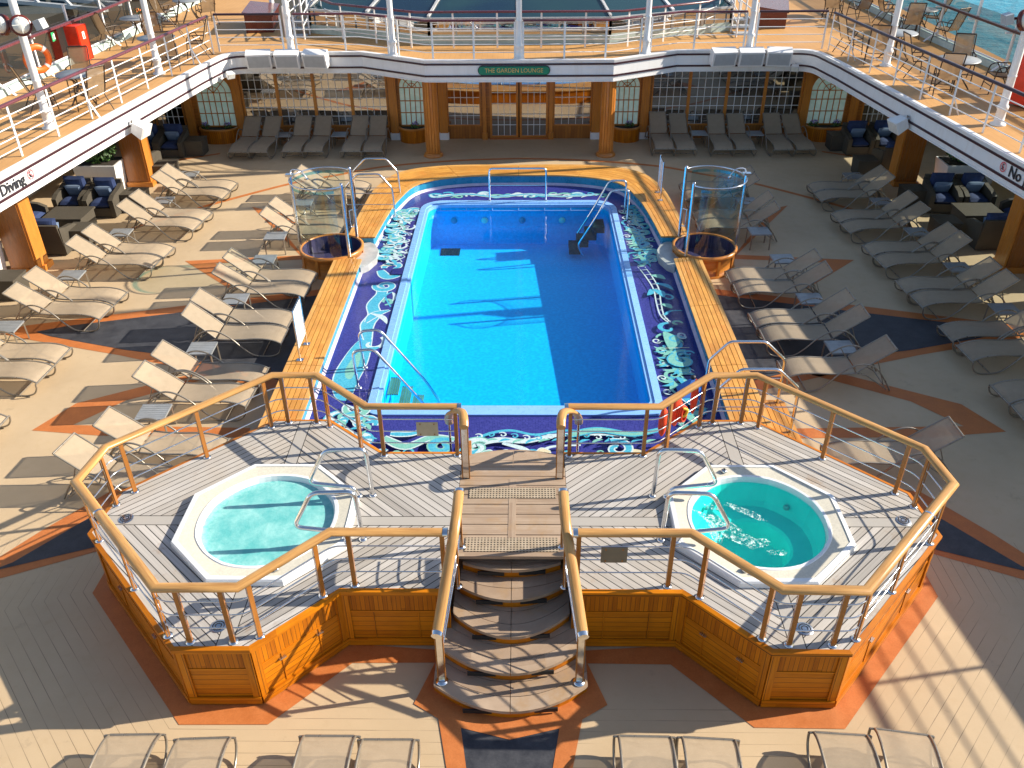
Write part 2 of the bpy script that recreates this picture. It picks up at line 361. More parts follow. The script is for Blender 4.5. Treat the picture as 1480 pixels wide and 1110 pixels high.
# ------------------------------------------------------------------ mesh builder
class MB:
    def __init__(self): self.v = []; self.f = []; self.mi = []; self.sm = []; self.uv = []
    def quad(self, pts, mi=0, sm=False, uv=None):
        b = len(self.v); pts = [Vector(p) for p in pts]; self.v += pts
        self.f.append(tuple(range(b, b + len(pts)))); self.mi.append(mi); self.sm.append(sm)
        if uv is None:
            n = (pts[1] - pts[0]).cross(pts[-1] - pts[0])
            if n.length < 1e-9: n = Vector((0, 0, 1))
            n.normalize()
            if abs(n.z) > 0.75: uv = [(p.x, p.y) for p in pts]
            else:
                h = Vector((-n.y, n.x, 0)).normalized()
                uv = [(p.dot(h), p.z) for p in pts]
        self.uv.append(uv)
    def hexa(self, P, mi=0, grain=None):
        """P: 8 points, bottom 4 ccw then top 4 ccw"""
        P = [Vector(p) for p in P]
        L = [(P[1] - P[0]), (P[3] - P[0]), (P[4] - P[0])]
        k = max(range(3), key=lambda i: L[i].length); ax = L[k].normalized() if L[k].length else Vector((1, 0, 0))
        for q in ((0, 3, 2, 1), (4, 5, 6, 7), (0, 1, 5, 4), (1, 2, 6, 5), (2, 3, 7, 6), (3, 0, 4, 7)):
            pts = [P[i] for i in q]
            n = (pts[1] - pts[0]).cross(pts[2] - pts[0])
            if n.length > 1e-12: n.normalize()
            o = n.cross(ax)
            if o.length < 0.3:
                self.quad(pts, mi)
            else:
                o.normalize(); self.quad(pts, mi, False, [(p.dot(ax), p.dot(o)) for p in pts])
    def box(self, x0, y0, z0, x1, y1, z1, mi=0):
        x0, x1 = min(x0, x1), max(x0, x1); y0, y1 = min(y0, y1), max(y0, y1); z0, z1 = min(z0, z1), max(z0, z1)
        self.hexa([(x0, y0, z0), (x1, y0, z0), (x1, y1, z0), (x0, y1, z0), (x0, y0, z1), (x1, y0, z1), (x1, y1, z1), (x0, y1, z1)], mi)
    def bar(self, a, b, w, h, mi=0, up=(0, 0, 1)):
        """square bar from a to b, w sideways, h upward"""
        a, b = Vector(a), Vector(b); t = (b - a).normalized(); s = t.cross(Vector(up))
        if s.length < 1e-6: s = Vector((1, 0, 0))
        s.normalize(); u = s.cross(t)
        s *= w / 2; u *= h / 2
        self.hexa([a - s - u, a + s - u, b + s - u, b - s - u, a - s + u, a + s + u, b + s + u, b - s + u], mi)
    def prism(self, poly, z0, z1, mi=0, mtop=None, bottom=True):
        n = len(poly)
        ar = sum(poly[i][0] * poly[(i + 1) % n][1] - poly[(i + 1) % n][0] * poly[i][1] for i in range(n))
        if ar < 0: poly = poly[::-1]
        self.quad([(x, y, z1) for x, y in poly], mi if mtop is None else mtop)
        if bottom: self.quad([(x, y, z0) for x, y in poly[::-1]], mi)
        for i in range(n):
            a, b = poly[i], poly[(i + 1) % n]
            self.quad([(a[0], a[1], z0), (b[0], b[1], z0), (b[0], b[1], z1), (a[0], a[1], z1)], mi)
    def rings(self, rs, mi=0, closed=False, caps=True, sm=True, voff=0.0):
        n = len(rs[0]); base = len(self.v)
        for r in rs: self.v += [Vector(p) for p in r]
        m = len(rs); u = [0.0]
        for i in range(1, m): u.append(u[-1] + (Vector(rs[i][0]) - Vector(rs[i - 1][0])).length)
        for i in range(m if closed else m - 1):
            i2 = (i + 1) % m
            u2 = u[i2] if i2 else u[-1] + 0.1
            for j in range(n):
                j2 = (j + 1) % n
                self.f.append((base + i * n + j, base + i * n + j2, base + i2 * n + j2, base + i2 * n + j))
                self.mi.append(mi); self.sm.append(sm)
                self.uv.append([(u[i], voff + j * 0.02), (u[i], voff + (j + 1) * 0.02), (u2, voff + (j + 1) * 0.02), (u2, voff + j * 0.02)])
        if caps and not closed:
            self.quad(rs[0][::-1], mi); self.quad(rs[-1], mi)
    def tube(self, pts, r, n=8, mi=0, closed=False):
        pts = [Vector(p) for p in pts]
        q = [pts[0]]
        for p in pts[1:]:
            if (p - q[-1]).length > 1e-5: q.append(p)
        if closed and (q[0] - q[-1]).length < 1e-5: q.pop()
        pts = q; m = len(pts); T = []
        for i in range(m):
            if closed: a, b = pts[i - 1], pts[(i + 1) % m]
            else: a, b = pts[max(i - 1, 0)], pts[min(i + 1, m - 1)]
            T.append((b - a).normalized())
        s = T[0].cross(Vector((0, 0, 1)))
        if s.length < 1e-3: s = T[0].cross(Vector((0, 1, 0)))
        s.normalize(); rs = []
        for i in range(m):
            if i: s = (s - T[i] * s.dot(T[i])).normalized()
            u = T[i].cross(s); rs.append([pts[i] + s * (r * math.cos(2 * PI * k / n)) + u * (r * math.sin(2 * PI * k / n)) for k in range(n)])
        self.rings(rs, mi, closed)
    def sweep(self, pts, prof, mi=0, closed=False, sm=False, caps=True, voff=0.0):
        """profile [(side, up)] carried along pts, kept upright, mitred at the corners"""
        pts = [Vector(p) for p in pts]; m = len(pts); rs = []
        for i in range(m):
            if closed or 0 < i < m - 1:
                a = (pts[i] - pts[i - 1]); b = (pts[(i + 1) % m] - pts[i]); a.z = b.z = 0
                if a.length < 1e-6: a = b
                if b.length < 1e-6: b = a
                a.normalize(); b.normalize(); t = (a + b).normalized(); k = 1 / max(0.35, t.dot(a))
            else:
                t = (pts[1] - pts[0]) if i == 0 else (pts[-1] - pts[-2]); t.z = 0; t.normalize(); k = 1
            s = Vector((t.y, -t.x, 0)) * k
            rs.append([pts[i] + s * p[0] + Vector((0, 0, p[1])) for p in prof])
        self.rings(rs, mi, closed, caps, sm, voff)
    def lathe(self, prof, c=(0, 0, 0), n=24, mi=0, a0=0.0, a1=2 * PI, sm=True):
        c = Vector(c); full = abs(a1 - a0 - 2 * PI) < 1e-6; m = n if full else n + 1; base = len(self.v)
        for (r, z) in prof:
            for k in range(m):
                a = a0 + (a1 - a0) * k / n; self.v.append(c + Vector((r * math.cos(a), r * math.sin(a), z)))
        for i in range(len(prof) - 1):
            for k in range(n):
                k2 = (k + 1) % m
                self.f.append((base + i * m + k, base + i * m + k2, base + (i + 1) * m + k2, base + (i + 1) * m + k)); self.mi.append(mi); self.sm.append(sm)
                rr = max(prof[i][0], 0.05); self.uv.append([(k / n * 2 * PI * rr, prof[i][1]), ((k + 1) / n * 2 * PI * rr, prof[i][1]), ((k + 1) / n * 2 * PI * rr, prof[i + 1][1]), (k / n * 2 * PI * rr, prof[i + 1][1])])
    def xf(self, M):
        self.v = [M @ p for p in self.v]; return self
    def build(self, name, mats, parent=None, at=None):
        if isinstance(mats, str): mats = [mats]
        me = bpy.data.meshes.new(name)
        off = Vector(parent.location) if (parent is not None and at is None) else Vector(at) if at is not None else Vector((0, 0, 0))
        if parent is not None and parent.parent is not None and at is None:
            off = Vector((0, 0, 0)); q = parent
            while q is not None: off += Vector(q.location); q = q.parent
        me.from_pydata([tuple(p - off) for p in self.v], [], self.f)
        for m in mats: me.materials.append(MATS[m])
        me.polygons.foreach_set('material_index', self.mi); me.polygons.foreach_set('use_smooth', self.sm)
        ul = me.uv_layers.new(name='UVMap'); flat = []
        for u in self.uv:
            for a in u: flat += [a[0], a[1]]
        ul.data.foreach_set('uv', flat); me.update()
        o = bpy.data.objects.new(name, me); COL.objects.link(o)
        if parent is not None: o.parent = parent
        elif at is not None: o.location = off
        return o

def tag(o, label=None, cat=None, group=None, kind=None):
    if label: o['label'] = label
    if cat: o['category'] = cat
    if group: o['group'] = group
    if kind: o['kind'] = kind
    return o
LABELS = []
def thing(name, label, cat, loc=(0, 0, 0), rz=0.0, group=None):
    o = bpy.data.objects.new(name, None); o.empty_display_size = 0.2; COL.objects.link(o)
    o.location = loc; o.rotation_euler = (0, 0, rz)
    return tag(o, label, cat, group)
def copy_tree(o, parent=None):
    c = o.copy(); COL.objects.link(c)
    if parent is not None: c.parent = parent
    for ch in [x for x in bpy.data.objects if x.parent == o]: copy_tree(ch, c)
    return c
def place(proto, used, loc, rz, label, group=None):
    o = proto if not used[0] else copy_tree(proto)
    used[0] = True
    o.location = loc; o.rotation_euler = (0, 0, rz); o['label'] = label
    if group: o['group'] = group
    return o
def fillet(pts, r, k=5, closed=False):
    pts = [Vector(p) for p in pts]; out = []; m = len(pts)
    for i in range(m):
        if not closed and i in (0, m - 1): out.append(pts[i]); continue
        a, b, c = pts[i - 1], pts[i], pts[(i + 1) % m]
        d1 = (a - b); d2 = (c - b); q = min(r, d1.length * 0.48, d2.length * 0.48)
        p0 = b + d1.normalized() * q; p2 = b + d2.normalized() * q
        for j in range(k + 1):
            t = j / k; out.append(p0 * (1 - t) ** 2 + b * (2 * t * (1 - t)) + p2 * t * t)
    return out
def spline(pts, k=6, closed=False):
    """Catmull-Rom through pts"""
    P = [Vector(p) for p in pts]; m = len(P); out = []
    for i in range(m if closed else m - 1):
        if closed: p0, p1, p2, p3 = P[i - 1], P[i], P[(i + 1) % m], P[(i + 2) % m]
        else: p0, p1, p2, p3 = P[max(i - 1, 0)], P[i], P[i + 1], P[min(i + 2, m - 1)]
        for j in range(k):
            t = j / k
            out.append(0.5 * ((2 * p1) + (p2 - p0) * t + (2 * p0 - 5 * p1 + 4 * p2 - p3) * t * t + (3 * p1 - p0 - 3 * p2 + p3) * t ** 3))
    if not closed: out.append(P[-1])
    return out
def mirror(pts): return [(-p[0],) + tuple(p[1:]) for p in pts]
def offset_poly(pts, d):
    """open or closed 2D polyline moved to its right by d"""
    out = []; m = len(pts)
    for i in range(m):
        p = Vector(pts[i][:2])
        a = p - Vector(pts[i - 1][:2]) if i else None
        b = Vector(pts[i + 1][:2]) - p if i < m - 1 else None
        a = (a or b).normalized(); b = (b or a).normalized(); t = (a + b).normalized(); k = 1 / max(0.4, t.dot(a))
        out.append((p.x + t.y * d * k, p.y - t.x * d * k))
    return out
def text_obj(body, size, mat, parent, M, extrude=0.004, name='lettering', align='CENTER', width=None, bold=0.0):
    cu = bpy.data.curves.new(name, 'FONT'); cu.body = body; cu.size = size; cu.extrude = extrude
    cu.align_x = align; cu.align_y = 'CENTER'; cu.resolution_u = 3; cu.offset = bold
    tmp = bpy.data.objects.new('tmp', cu); COL.objects.link(tmp)
    dg = bpy.context.evaluated_depsgraph_get(); me = bpy.data.meshes.new_from_object(tmp.evaluated_get(dg))
    bpy.data.objects.remove(tmp); bpy.data.curves.remove(cu)
    me.name = name
    if width:
        xs = [v.co.x for v in me.vertices]; k = width / (max(xs) - min(xs))
        for v in me.vertices: v.co.x *= k
    me.transform(M); me.materials.clear(); me.materials.append(MATS[mat])
    o = bpy.data.objects.new(name, me); COL.objects.link(o); o.parent = parent
    return o

# ------------------------------------------------------------------ camera and light
cam = bpy.data.cameras.new('camera'); co = bpy.data.objects.new('camera', cam); COL.objects.link(co)
cam.sensor_fit = 'HORIZONTAL'; cam.sensor_width = 36.0; cam.lens = 36.0 * 1236.14 / 1480.0
cam.clip_start = 0.1; cam.clip_end = 3000
co.matrix_world = (Matrix.Translation((0.163, 0.0, 8.75)) @ Matrix.Rotation(0.01731, 4, 'Z') @ Matrix.Rotation(PI / 2 - 0.57886, 4, 'X') @ Matrix.Rotation(-0.0089, 4, 'Z'))
scene.camera = co
EL, AZ = R(28.5), math.atan2(0.18, 1.0)          # sun height; bearing of the sun measured from +x towards +y
to_sun = Vector((math.cos(EL) * math.cos(AZ), math.cos(EL) * math.sin(AZ), math.sin(EL)))
sl = bpy.data.lights.new('sun', 'SUN'); so = bpy.data.objects.new('sun', sl); COL.objects.link(so)
sl.energy = 5.0; sl.angle = R(0.5); sl.color = (1.0, 0.90, 0.75)
so.rotation_euler = (-to_sun).to_track_quat('-Z', 'Y').to_euler(); so.location = (30, 10, 30)
w = bpy.data.worlds.new('World'); scene.world = w; w.use_nodes = True
nt = w.node_tree; nt.nodes.clear()
sky = nt.nodes.new('ShaderNodeTexSky'); sky.sky_type = 'NISHITA'; sky.sun_disc = False
sky.sun_elevation = EL; sky.sun_rotation = PI / 2 - AZ; sky.air_density = 1.0; sky.dust_density = 0.8
bg = nt.nodes.new('ShaderNodeBackground'); bg.inputs[1].default_value = 0.10
wo = nt.nodes.new('ShaderNodeOutputWorld'); nt.links.new(sky.outputs[0], bg.inputs[0]); nt.links.new(bg.outputs[0], wo.inputs[0])
scene.view_settings.view_transform = 'Standard'; scene.view_settings.look = 'None'; scene.view_settings.exposure = 0.85; scene.view_settings.gamma = 1.0
scene.cycles.max_bounces = 8; scene.cycles.transparent_max_bounces = 16
scene.cycles.caustics_reflective = False; scene.cycles.caustics_refractive = False

# ------------------------------------------------------------------ sea and quay
b = MB(); b.quad([(-1500, -300, -16), (1500, -300, -16), (1500, 2600, -16), (-1500, 2600, -16)])
tag(b.build('sea', 'sea_water'), kind='structure')
b = MB(); b.prism([(-19, -20), (-19, 90), (-40, 128), (-60, 240), (-400, 240), (-400, -20)], -18, -12.5)
tag(b.build('quay', 'quay_concrete'), kind='structure')
b = MB()
hp = [(-60, 70), (-64, 92), (-74, 108), (-90, 112), (-120, 70), (-90, 50)]
for i in range(len(hp)):
    a, c = hp[i], hp[(i + 1) % len(hp)]
    b.quad([(a[0], a[1], -12.6), (c[0], c[1], -12.6), (c[0] * 0.25 - 67, c[1] * 0.25 + 62, -6.5), (a[0] * 0.25 - 67, a[1] * 0.25 + 62, -6.5)], sm=True)
b.quad([(p[0] * 0.25 - 67, p[1] * 0.25 + 62, -6.5) for p in hp])
tag(b.build('hill', 'hill_green'), kind='structure')

# ------------------------------------------------------------------ main deck
PX = [(0.75, 7.31), (2.08, 7.31), (2.95, 6.43), (3.80, 6.42), (5.53, 8.28), (5.44, 9.10), (3.72, 10.80), (2.88, 10.80), (1.95, 9.98), (0.75, 9.98)]
WX = 14.0                                        # ship's side
b = MB()
b.quad([(-WX, -4, 0), (WX, -4, 0), (WX, 9.9, 0), (-WX, 9.9, 0)])
for s in (-1, 1):
    b.quad([(s * 3.6, 9.9, 0), (s * WX, 9.9, 0), (s * WX, 24.0, 0), (s * 3.6, 24.0, 0)][::s])
b.quad([(-WX, 24.0, 0), (WX, 24.0, 0), (WX, 29, 0), (-WX, 29, 0)])
tag(b.build('main_deck', 'deck_sand'), kind='structure')

# star inlay in the deck round the pool: terracotta bands and dark points
def band(b, pts, w, z, mi=0):
    l = offset_poly(pts, -w / 2); r = offset_poly(pts, w / 2)
    for i in range(len(pts) - 1):
        b.quad([(*r[i], z), (*r[i + 1], z), (*l[i + 1], z), (*l[i], z)], mi)
bo, bn = MB(), MB()
for s in (-1, 1):
    M = lambda P: [(s * p[0], p[1]) for p in P]
    def poly(bb, P, z):
        P = M(P); n = len(P)
        ar = sum(P[i][0] * P[(i + 1) % n][1] - P[(i + 1) % n][0] * P[i][1] for i in range(n))
        if ar < 0: P = P[::-1]
        bb.quad([(x, y, z) for x, y in P])
    arc = spline([(10.9, 19.9, 0), (9.6, 21.3, 0), (8.55, 22.45, 0), (6.7, 24.1, 0), (5.5, 24.8, 0), (4.2, 25.55, 0), (2.05, 26.1, 0), (0, 26.3, 0)], 8)
    A = [(p.x, p.y) for p in arc]; l = offset_poly(A, 0.07); r = offset_poly(A, -0.07)
    for i in range(len(A) - 1): poly(bo, [l[i], l[i + 1], r[i + 1], r[i]], 0.004)
    poly(bo, [(12.0, 25.5), (10.7, 26.35), (9.6, 26.95), (9.6, 26.8), (10.7, 26.2), (12.0, 25.35)], 0.004)
    # small points: band outside, sand inside
    poly(bo, [(7.35, 22.3), (5.87, 20.0), (5.2, 18.95), (4.9, 19.3), (5.35, 19.3), (6.5, 21.35), (5.6, 21.0), (4.6, 20.6), (4.6, 20.9)], 0.004)
    poly(bo, [(8.03, 18.8), (4.9, 19.15), (4.9, 18.9), (7.25, 18.66), (6.25, 17.45), (6.5, 17.3)], 0.004)
    poly(bo, [(8.4, 11.9), (7.99, 12.73), (6.86, 13.36), (4.6, 14.6), (4.4, 14.4), (7.12, 12.82), (7.75, 12.06), (4.6, 11.98), (4.6, 11.7), (7.16, 11.75)], 0.004)
    # large dark points
    poly(bo, [(10.75, 15.3), (10.37, 15.61), (7.42, 16.47), (4.2, 17.35), (4.2, 13.05), (6.96, 14.1), (7.91, 14.43), (10.04, 15.05)], 0.004)
    poly(bn, [(10.0, 15.35), (9.44, 15.6), (7.30, 16.18), (4.2, 17.05), (4.2, 13.4), (6.5, 14.32), (7.84, 14.62), (9.6, 15.16)], 0.008)
    poly(bo, [(7.75, 8.25), (7.37, 8.84), (7.03, 9.38), (6.35, 10.3), (5.3, 10.6), (4.9, 9.2), (5.6, 9.15), (6.02, 8.95), (7.14, 8.42)], 0.004)
    poly(bn, [(7.45, 8.50), (7.13, 8.72), (6.42, 9.68), (5.5, 10.3), (5.3, 9.6), (5.6, 9.28), (6.07, 9.04), (7.2, 8.60)], 0.008)
    # border round the platform
    inn = [(0.7, 7.2)] + PX[1:6] + [(5.0, 9.6)]
    out = [(0.95, 7.02), (1.98, 7.01), (2.82, 6.13), (3.86, 6.12), (5.74, 8.15), (5.72, 9.2), (5.15, 9.75)]
    for i in range(len(inn) - 1): poly(bo, [inn[i], inn[i + 1], out[i + 1], out[i]], 0.006)
    poly(bo, [(0.5, 7.2), (0.95, 7.02), (1.15, 6.42), (0.84, 6.22), (0.70, 5.6), (0.25, 3.2), (0.0, 2.3), (0.0, 3.3), (0.11, 3.7), (0.48, 5.6), (0.57, 6.1), (0.0, 5.95), (0.0, 6.6)], 0.010)
bn.quad([(-0.60, 6.3, 0.0055), (-0.50, 5.6, 0.0055), (0.0, 2.7, 0.0055), (0.50, 5.6, 0.0055), (0.60, 6.3, 0.0055)])
tag(bo.build('deck_inlay_orange', 'inlay_orange'), kind='structure')
tag(bn.build('deck_inlay_navy', 'inlay_navy'), kind='structure')

# ------------------------------------------------------------------ pool
def rrect(x, y0, y1, r_near, r_far, k=8):
    P = []
    for cx, cy, r, a0 in ((x - r_near, y0 + r_near, r_near, -90), (x - r_far, y1 - r_far, r_far, 0), (-x + r_far, y1 - r_far, r_far, 90), (-x + r_near, y0 + r_near, r_near, 180)):
        for j in range(k + 1):
            a = R(a0 + 90 * j / k); P.append((cx + r * math.cos(a), cy + r * math.sin(a)))
    return P
ZM = 0.20                                        # mosaic floor level
c_out = rrect(2.60, 12.06, 22.14, 0.25, 0.60); c_mid = rrect(2.46, 12.28, 21.93, 0.2, 0.45); c_in = rrect(2.39, 12.36, 21.84, 0.2, 0.40)
pool = thing('swimming_pool', 'blue swimming pool sunk in the mosaic floor between the teak benches', 'pool', (0, 17, 0))
b = MB(); K = len(c_in); FL = -0.92; fl = lambda y: -0.58 - 0.34 * (y - 12.36) / 9.5
for i in range(K):
    j = (i + 1) % K
    b.quad([(*c_in[i], ZM - 0.06), (*c_in[i], fl(c_in[i][1])), (*c_in[j], fl(c_in[j][1])), (*c_in[j], ZM - 0.06)], sm=True)
b.quad([(x, y, fl(y)) for x, y in c_in])
b.build('basin', 'pool_basin_blue', pool)
b = MB()
lv = [(c_out, ZM - 0.03), (c_out, ZM + 0.035), (c_mid, ZM + 0.045), (c_mid, ZM + 0.02), (c_in, ZM + 0.02), (c_in, ZM - 0.07)]
for (p, z), (q, z2) in zip(lv, lv[1:]):
    for i in range(K):
        j = (i + 1) % K; b.quad([(*p[i], z), (*p[j], z), (*q[j], z2), (*q[i], z2)], 0)
b.build('coping', 'pool_coping', pool)
b = MB(); b.quad([(x, y, 0.06) for x, y in c_in]); b.build('water', 'pool_water', pool)
b = MB()
b.box(-2.10, 21.02, FL + 0.01, -1.58, 21.48, FL + 0.04)
for k in range(6): b.box(-2.07 + k * 0.085, 21.05, FL + 0.04, -2.03 + k * 0.085, 21.45, FL + 0.055)
b.build('drain_grate', 'black_rubber', pool)
for x in (-0.92, 1.18, -1.75, 0.1):
    b = MB(); b.lathe([(0.0, 0.02), (0.06, 0.02), (0.09, 0.0)], n=16); b.xf(Matrix.Translation((x, 21.82, -0.22)) @ Matrix.Rotation(PI / 2, 4, 'X'))
    b.build('pool_light', 'reflective_white' if x in (-0.92, 1.18) else 'pool_blue_wall', pool)
b = MB(); b.tube([(-2.3, 21.79, 0.075), (2.3, 21.79, 0.075)], 0.012, 6)
for k in range(7): b.tube([(-2.1 + 0.7 * k, 21.79, 0.075), (-2.1 + 0.7 * k, 21.80, 0.14)], 0.01, 6)
b.build('overflow_bar', 'pool_coping', pool)

# mosaic surround with scrolls laid in lighter tile
b = MB(); MZ = ZM
side = [(3.60, 9.9), (3.58, 18.0), (3.9, 18.1), (3.9, 19.0), (3.46, 19.0), (3.34, 20.4), (3.15, 21.6), (2.8, 22.8), (1.65, 23.36), (0.0, 23.44)]
for s in (-1, 1):
        # side strip by rows against the coping
    ys = [9.9, 12.0, 12.6, 14, 16, 17.9, 18.1, 19.0, 19.05, 20.4, 21.3, 21.75]
    for a, c in zip(ys, ys[1:]):
        def ox(y):
            for p, q in zip(side, side[1:]):
                if p[1] <= y <= q[1] and q[1] > p[1]: return p[0] + (q[0] - p[0]) * (y - p[1]) / (q[1] - p[1])
            return side[-1][0]
        q = [(s * 2.45, a, MZ), (s * ox(a + 1e-4), a, MZ), (s * ox(c - 1e-4), c, MZ), (s * 2.45, c, MZ)]
        b.quad(q[::s], 0)
    q = [(0, 21.75, MZ), (s * 3.09, 21.75, MZ), (s * 2.8, 22.8, MZ), (s * 1.65, 23.36, MZ), (0, 23.44, MZ)]
    hole = [(s * 2.45, 21.75, MZ), (s * 3.09, 21.75, MZ), (s * 2.8, 22.8, MZ), (s * 2.2, 23.1, MZ), (s * 2.2, 22.0, MZ)]
    b.quad(hole[::s], 0)
    hole = [(0, 22.0, MZ), (s * 2.2, 22.0, MZ), (s * 2.2, 23.1, MZ), (s * 1.65, 23.36, MZ), (0, 23.44, MZ)]
    b.quad(hole[::s], 0)
b.quad([(-2.45, 9.9, MZ), (2.45, 9.9, MZ), (2.45, 12.2, MZ), (-2.45, 12.2, MZ)], 0)
tile_z = [0, 0]
def ribbon(pts, w0, w1, mi, rim=None):
    """tapering scroll of tile along a centre line; rim adds a thin pale outline beneath"""
    pts = [Vector((p[0], p[1], 0)) for p in pts]; m = len(pts)
    if rim is not None:
        z = tile_z[0]
        L = offset_poly(pts, -1.0); 
    for lay in ((1, 0) if rim is not None else (0,)):
        z = MZ + 0.002 + tile_z[1] * 0.00016 + (0 if lay else 0.00008)
        ex = 0.028 if lay else 0.0
        left, right = [], []
        for i in range(m):
            a = pts[i] - pts[max(i - 1, 0)] if i else pts[1] - pts[0]; c = pts[min(i + 1, m - 1)] - pts[i] if i < m - 1 else a
            t = (a.normalized() + c.normalized()); t = t.normalized() if t.length > 1e-6 else a.normalized()
            f = i / (m - 1); w = (w0 + (w1 - w0) * f) * (0.35 + 0.65 * min(1, 4 * f + 0.2)) / 2 + ex
            n = Vector((-t.y, t.x, 0)); left.append(pts[i] + n * w); right.append(pts[i] - n * w)
        for i in range(m - 1):
            b.quad([(right[i].x, right[i].y, z), (right[i + 1].x, right[i + 1].y, z), (left[i + 1].x, left[i + 1].y, z), (left[i].x, left[i].y, z)], rim if lay else mi)
    tile_z[1] += 1
def curl(cx, cy, r, a0, turns, w0, w1, mi, rim=None, tail=None, sx=1.0):
    n = int(14 * abs(turns)) + 6; P = []
    if tail: P += spline([tail, ((tail[0] * 0.4 + (cx + sx * r * math.cos(a0)) * 0.6), (tail[1] * 0.5 + (cy + r * math.sin(a0)) * 0.5), 0), (cx + sx * r * math.cos(a0), cy + r * math.sin(a0), 0)], 5)[:-1]
    for k in range(n + 1):
        f = k / n; a = a0 + turns * 2 * PI * f; q = r * (1 - 0.78 * f); P.append((cx + sx * q * math.cos(a), cy + q * math.sin(a), 0))
    ribbon(P, w0, w1, mi, rim)
def leaf(x0, y0, x1, y1, w, mi, rim=None, bend=0.15):
    dx, dy = x1 - x0, y1 - y0; P = []
    for k in range(9):
        f = k / 8; P.append((x0 + dx * f - dy * bend * math.sin(PI * f), y0 + dy * f + dx * bend * math.sin(PI * f), 0))
    for lay in ((1, 0) if rim is not None else (0,)):
        z = MZ + 0.002 + tile_z[1] * 0.00016 + (0 if lay else 0.00008); L, Rr = [], []
        for k in range(9):
            f = k / 8; ww = w * math.sin(PI * min(0.97, f * 0.9 + 0.06)) + (0.026 if lay else 0)
            t = Vector((dx, dy, 0)).normalized(); L.append((P[k][0] - t.y * ww, P[k][1] + t.x * ww)); Rr.append((P[k][0] + t.y * ww, P[k][1] - t.x * ww))
        for k in range(8): b.quad([(*Rr[k], z), (*Rr[k + 1], z), (*L[k + 1], z), (*L[k], z)], rim if lay else mi)
    tile_z[1] += 1
CY, PA, SF, SA, IN = 1, 2, 3, 4, 5
rnd = random.Random(11)
# port side (sunlit): the tall fin near the tubs, then scrolls climbing to the far corner
fin = [(-3.28, 12.9), (-3.42, 13.5), (-3.36, 14.1), (-3.22, 14.7), (-2.98, 15.15), (-2.9, 14.6), (-2.88, 14.0), (-2.95, 13.4), (-3.02, 12.8)]
for z, gx, mi in ((MZ + 0.0013, 1.09, PA), (MZ + 0.0016, 1.0, CY), (MZ + 0.0019, 0.42, SF)):
    cx, cy = -3.13, 13.9; P = [(cx + (x - cx) * gx, cy + (y - cy) * (gx if gx < 1 else 1.05)) for x, y in fin]
    q = spline([(x, y, 0) for x, y in P], 4, closed=True)
    for i in range(len(q)): b.quad([(cx, cy, z), (q[i].x, q[i].y, z), (q[(i + 1) % len(q)].x, q[(i + 1) % len(q)].y, z)][::-1], mi)
ribbon(spline([(-3.0, 14.9, 0), (-3.1, 15.5, 0), (-3.02, 15.95, 0), (-3.12, 16.4, 0), (-3.0, 16.9, 0), (-3.06, 17.2, 0)], 6), 0.28, 0.2, CY, PA)
curl(-2.98, 17.3, 0.24, R(170), 1.3, 0.16, 0.06, CY, PA)
curl(-2.86, 16.55, 0.16, R(-90), 0.9, 0.10, 0.05, SF); leaf(-3.15, 15.6, -2.72, 16.15, 0.10, CY, PA); leaf(-3.1, 16.0, -2.7, 15.55, 0.07, PA)
leaf(-2.78, 17.0, -2.72, 16.55, 0.05, PA); ribbon(spline([(-2.78, 17.0, 0), (-2.9, 16.8, 0), (-2.78, 16.45, 0), (-2.72, 16.3, 0)], 5), 0.05, 0.03, CY)
curl(-2.88, 14.75, 0.28, R(60), -0.75, 0.14, 0.05, PA); leaf(-3.0, 14.3, -2.72, 14.6, 0.09, CY)
ribbon(spline([(-3.2, 18.1, 0), (-3.0, 17.75, 0), (-2.75, 17.85, 0), (-2.7, 18.1, 0)], 6), 0.26, 0.05, CY, PA)
curl(-2.9, 18.3, 0.24, R(200), -0.8, 0.18, 0.06, CY, PA)
ribbon([(-2.86 + 0.09 * (k % 2) + 0.02 * k, 18.45 + 0.13 * k, 0) for k in range(9)], 0.03, 0.03, PA)
leaf(-3.25, 18.32, -2.95, 18.34, 0.03, SA); leaf(-3.0, 21.15, -2.65, 21.7, 0.14, SF, CY); curl(-2.78, 21.75, 0.22, R(180), -0.8, 0.16, 0.08, CY, PA)
# far strip
for k in range(15):
    x = -2.3 + k * 0.33
    curl(x, 22.92 + 0.10 * math.sin(k * 2.1), 0.17, rnd.random() * 6, rnd.choice((-1, 1)) * 1.0, 0.11, 0.04, (PA, CY, SF, PA)[k % 4], CY if k % 4 == 0 else None)
    leaf(x - 0.25, 22.85 + 0.14 * math.cos(k * 1.7), x + 0.22, 22.95, 0.055, (CY, PA, SF)[k % 3])
ribbon(spline([(-2.3, 22.75, 0), (-1.5, 23.0, 0), (-0.6, 22.78, 0), (0.3, 22.98, 0), (1.2, 22.8, 0), (2.2, 22.95, 0)], 8), 0.10, 0.05, CY, PA)
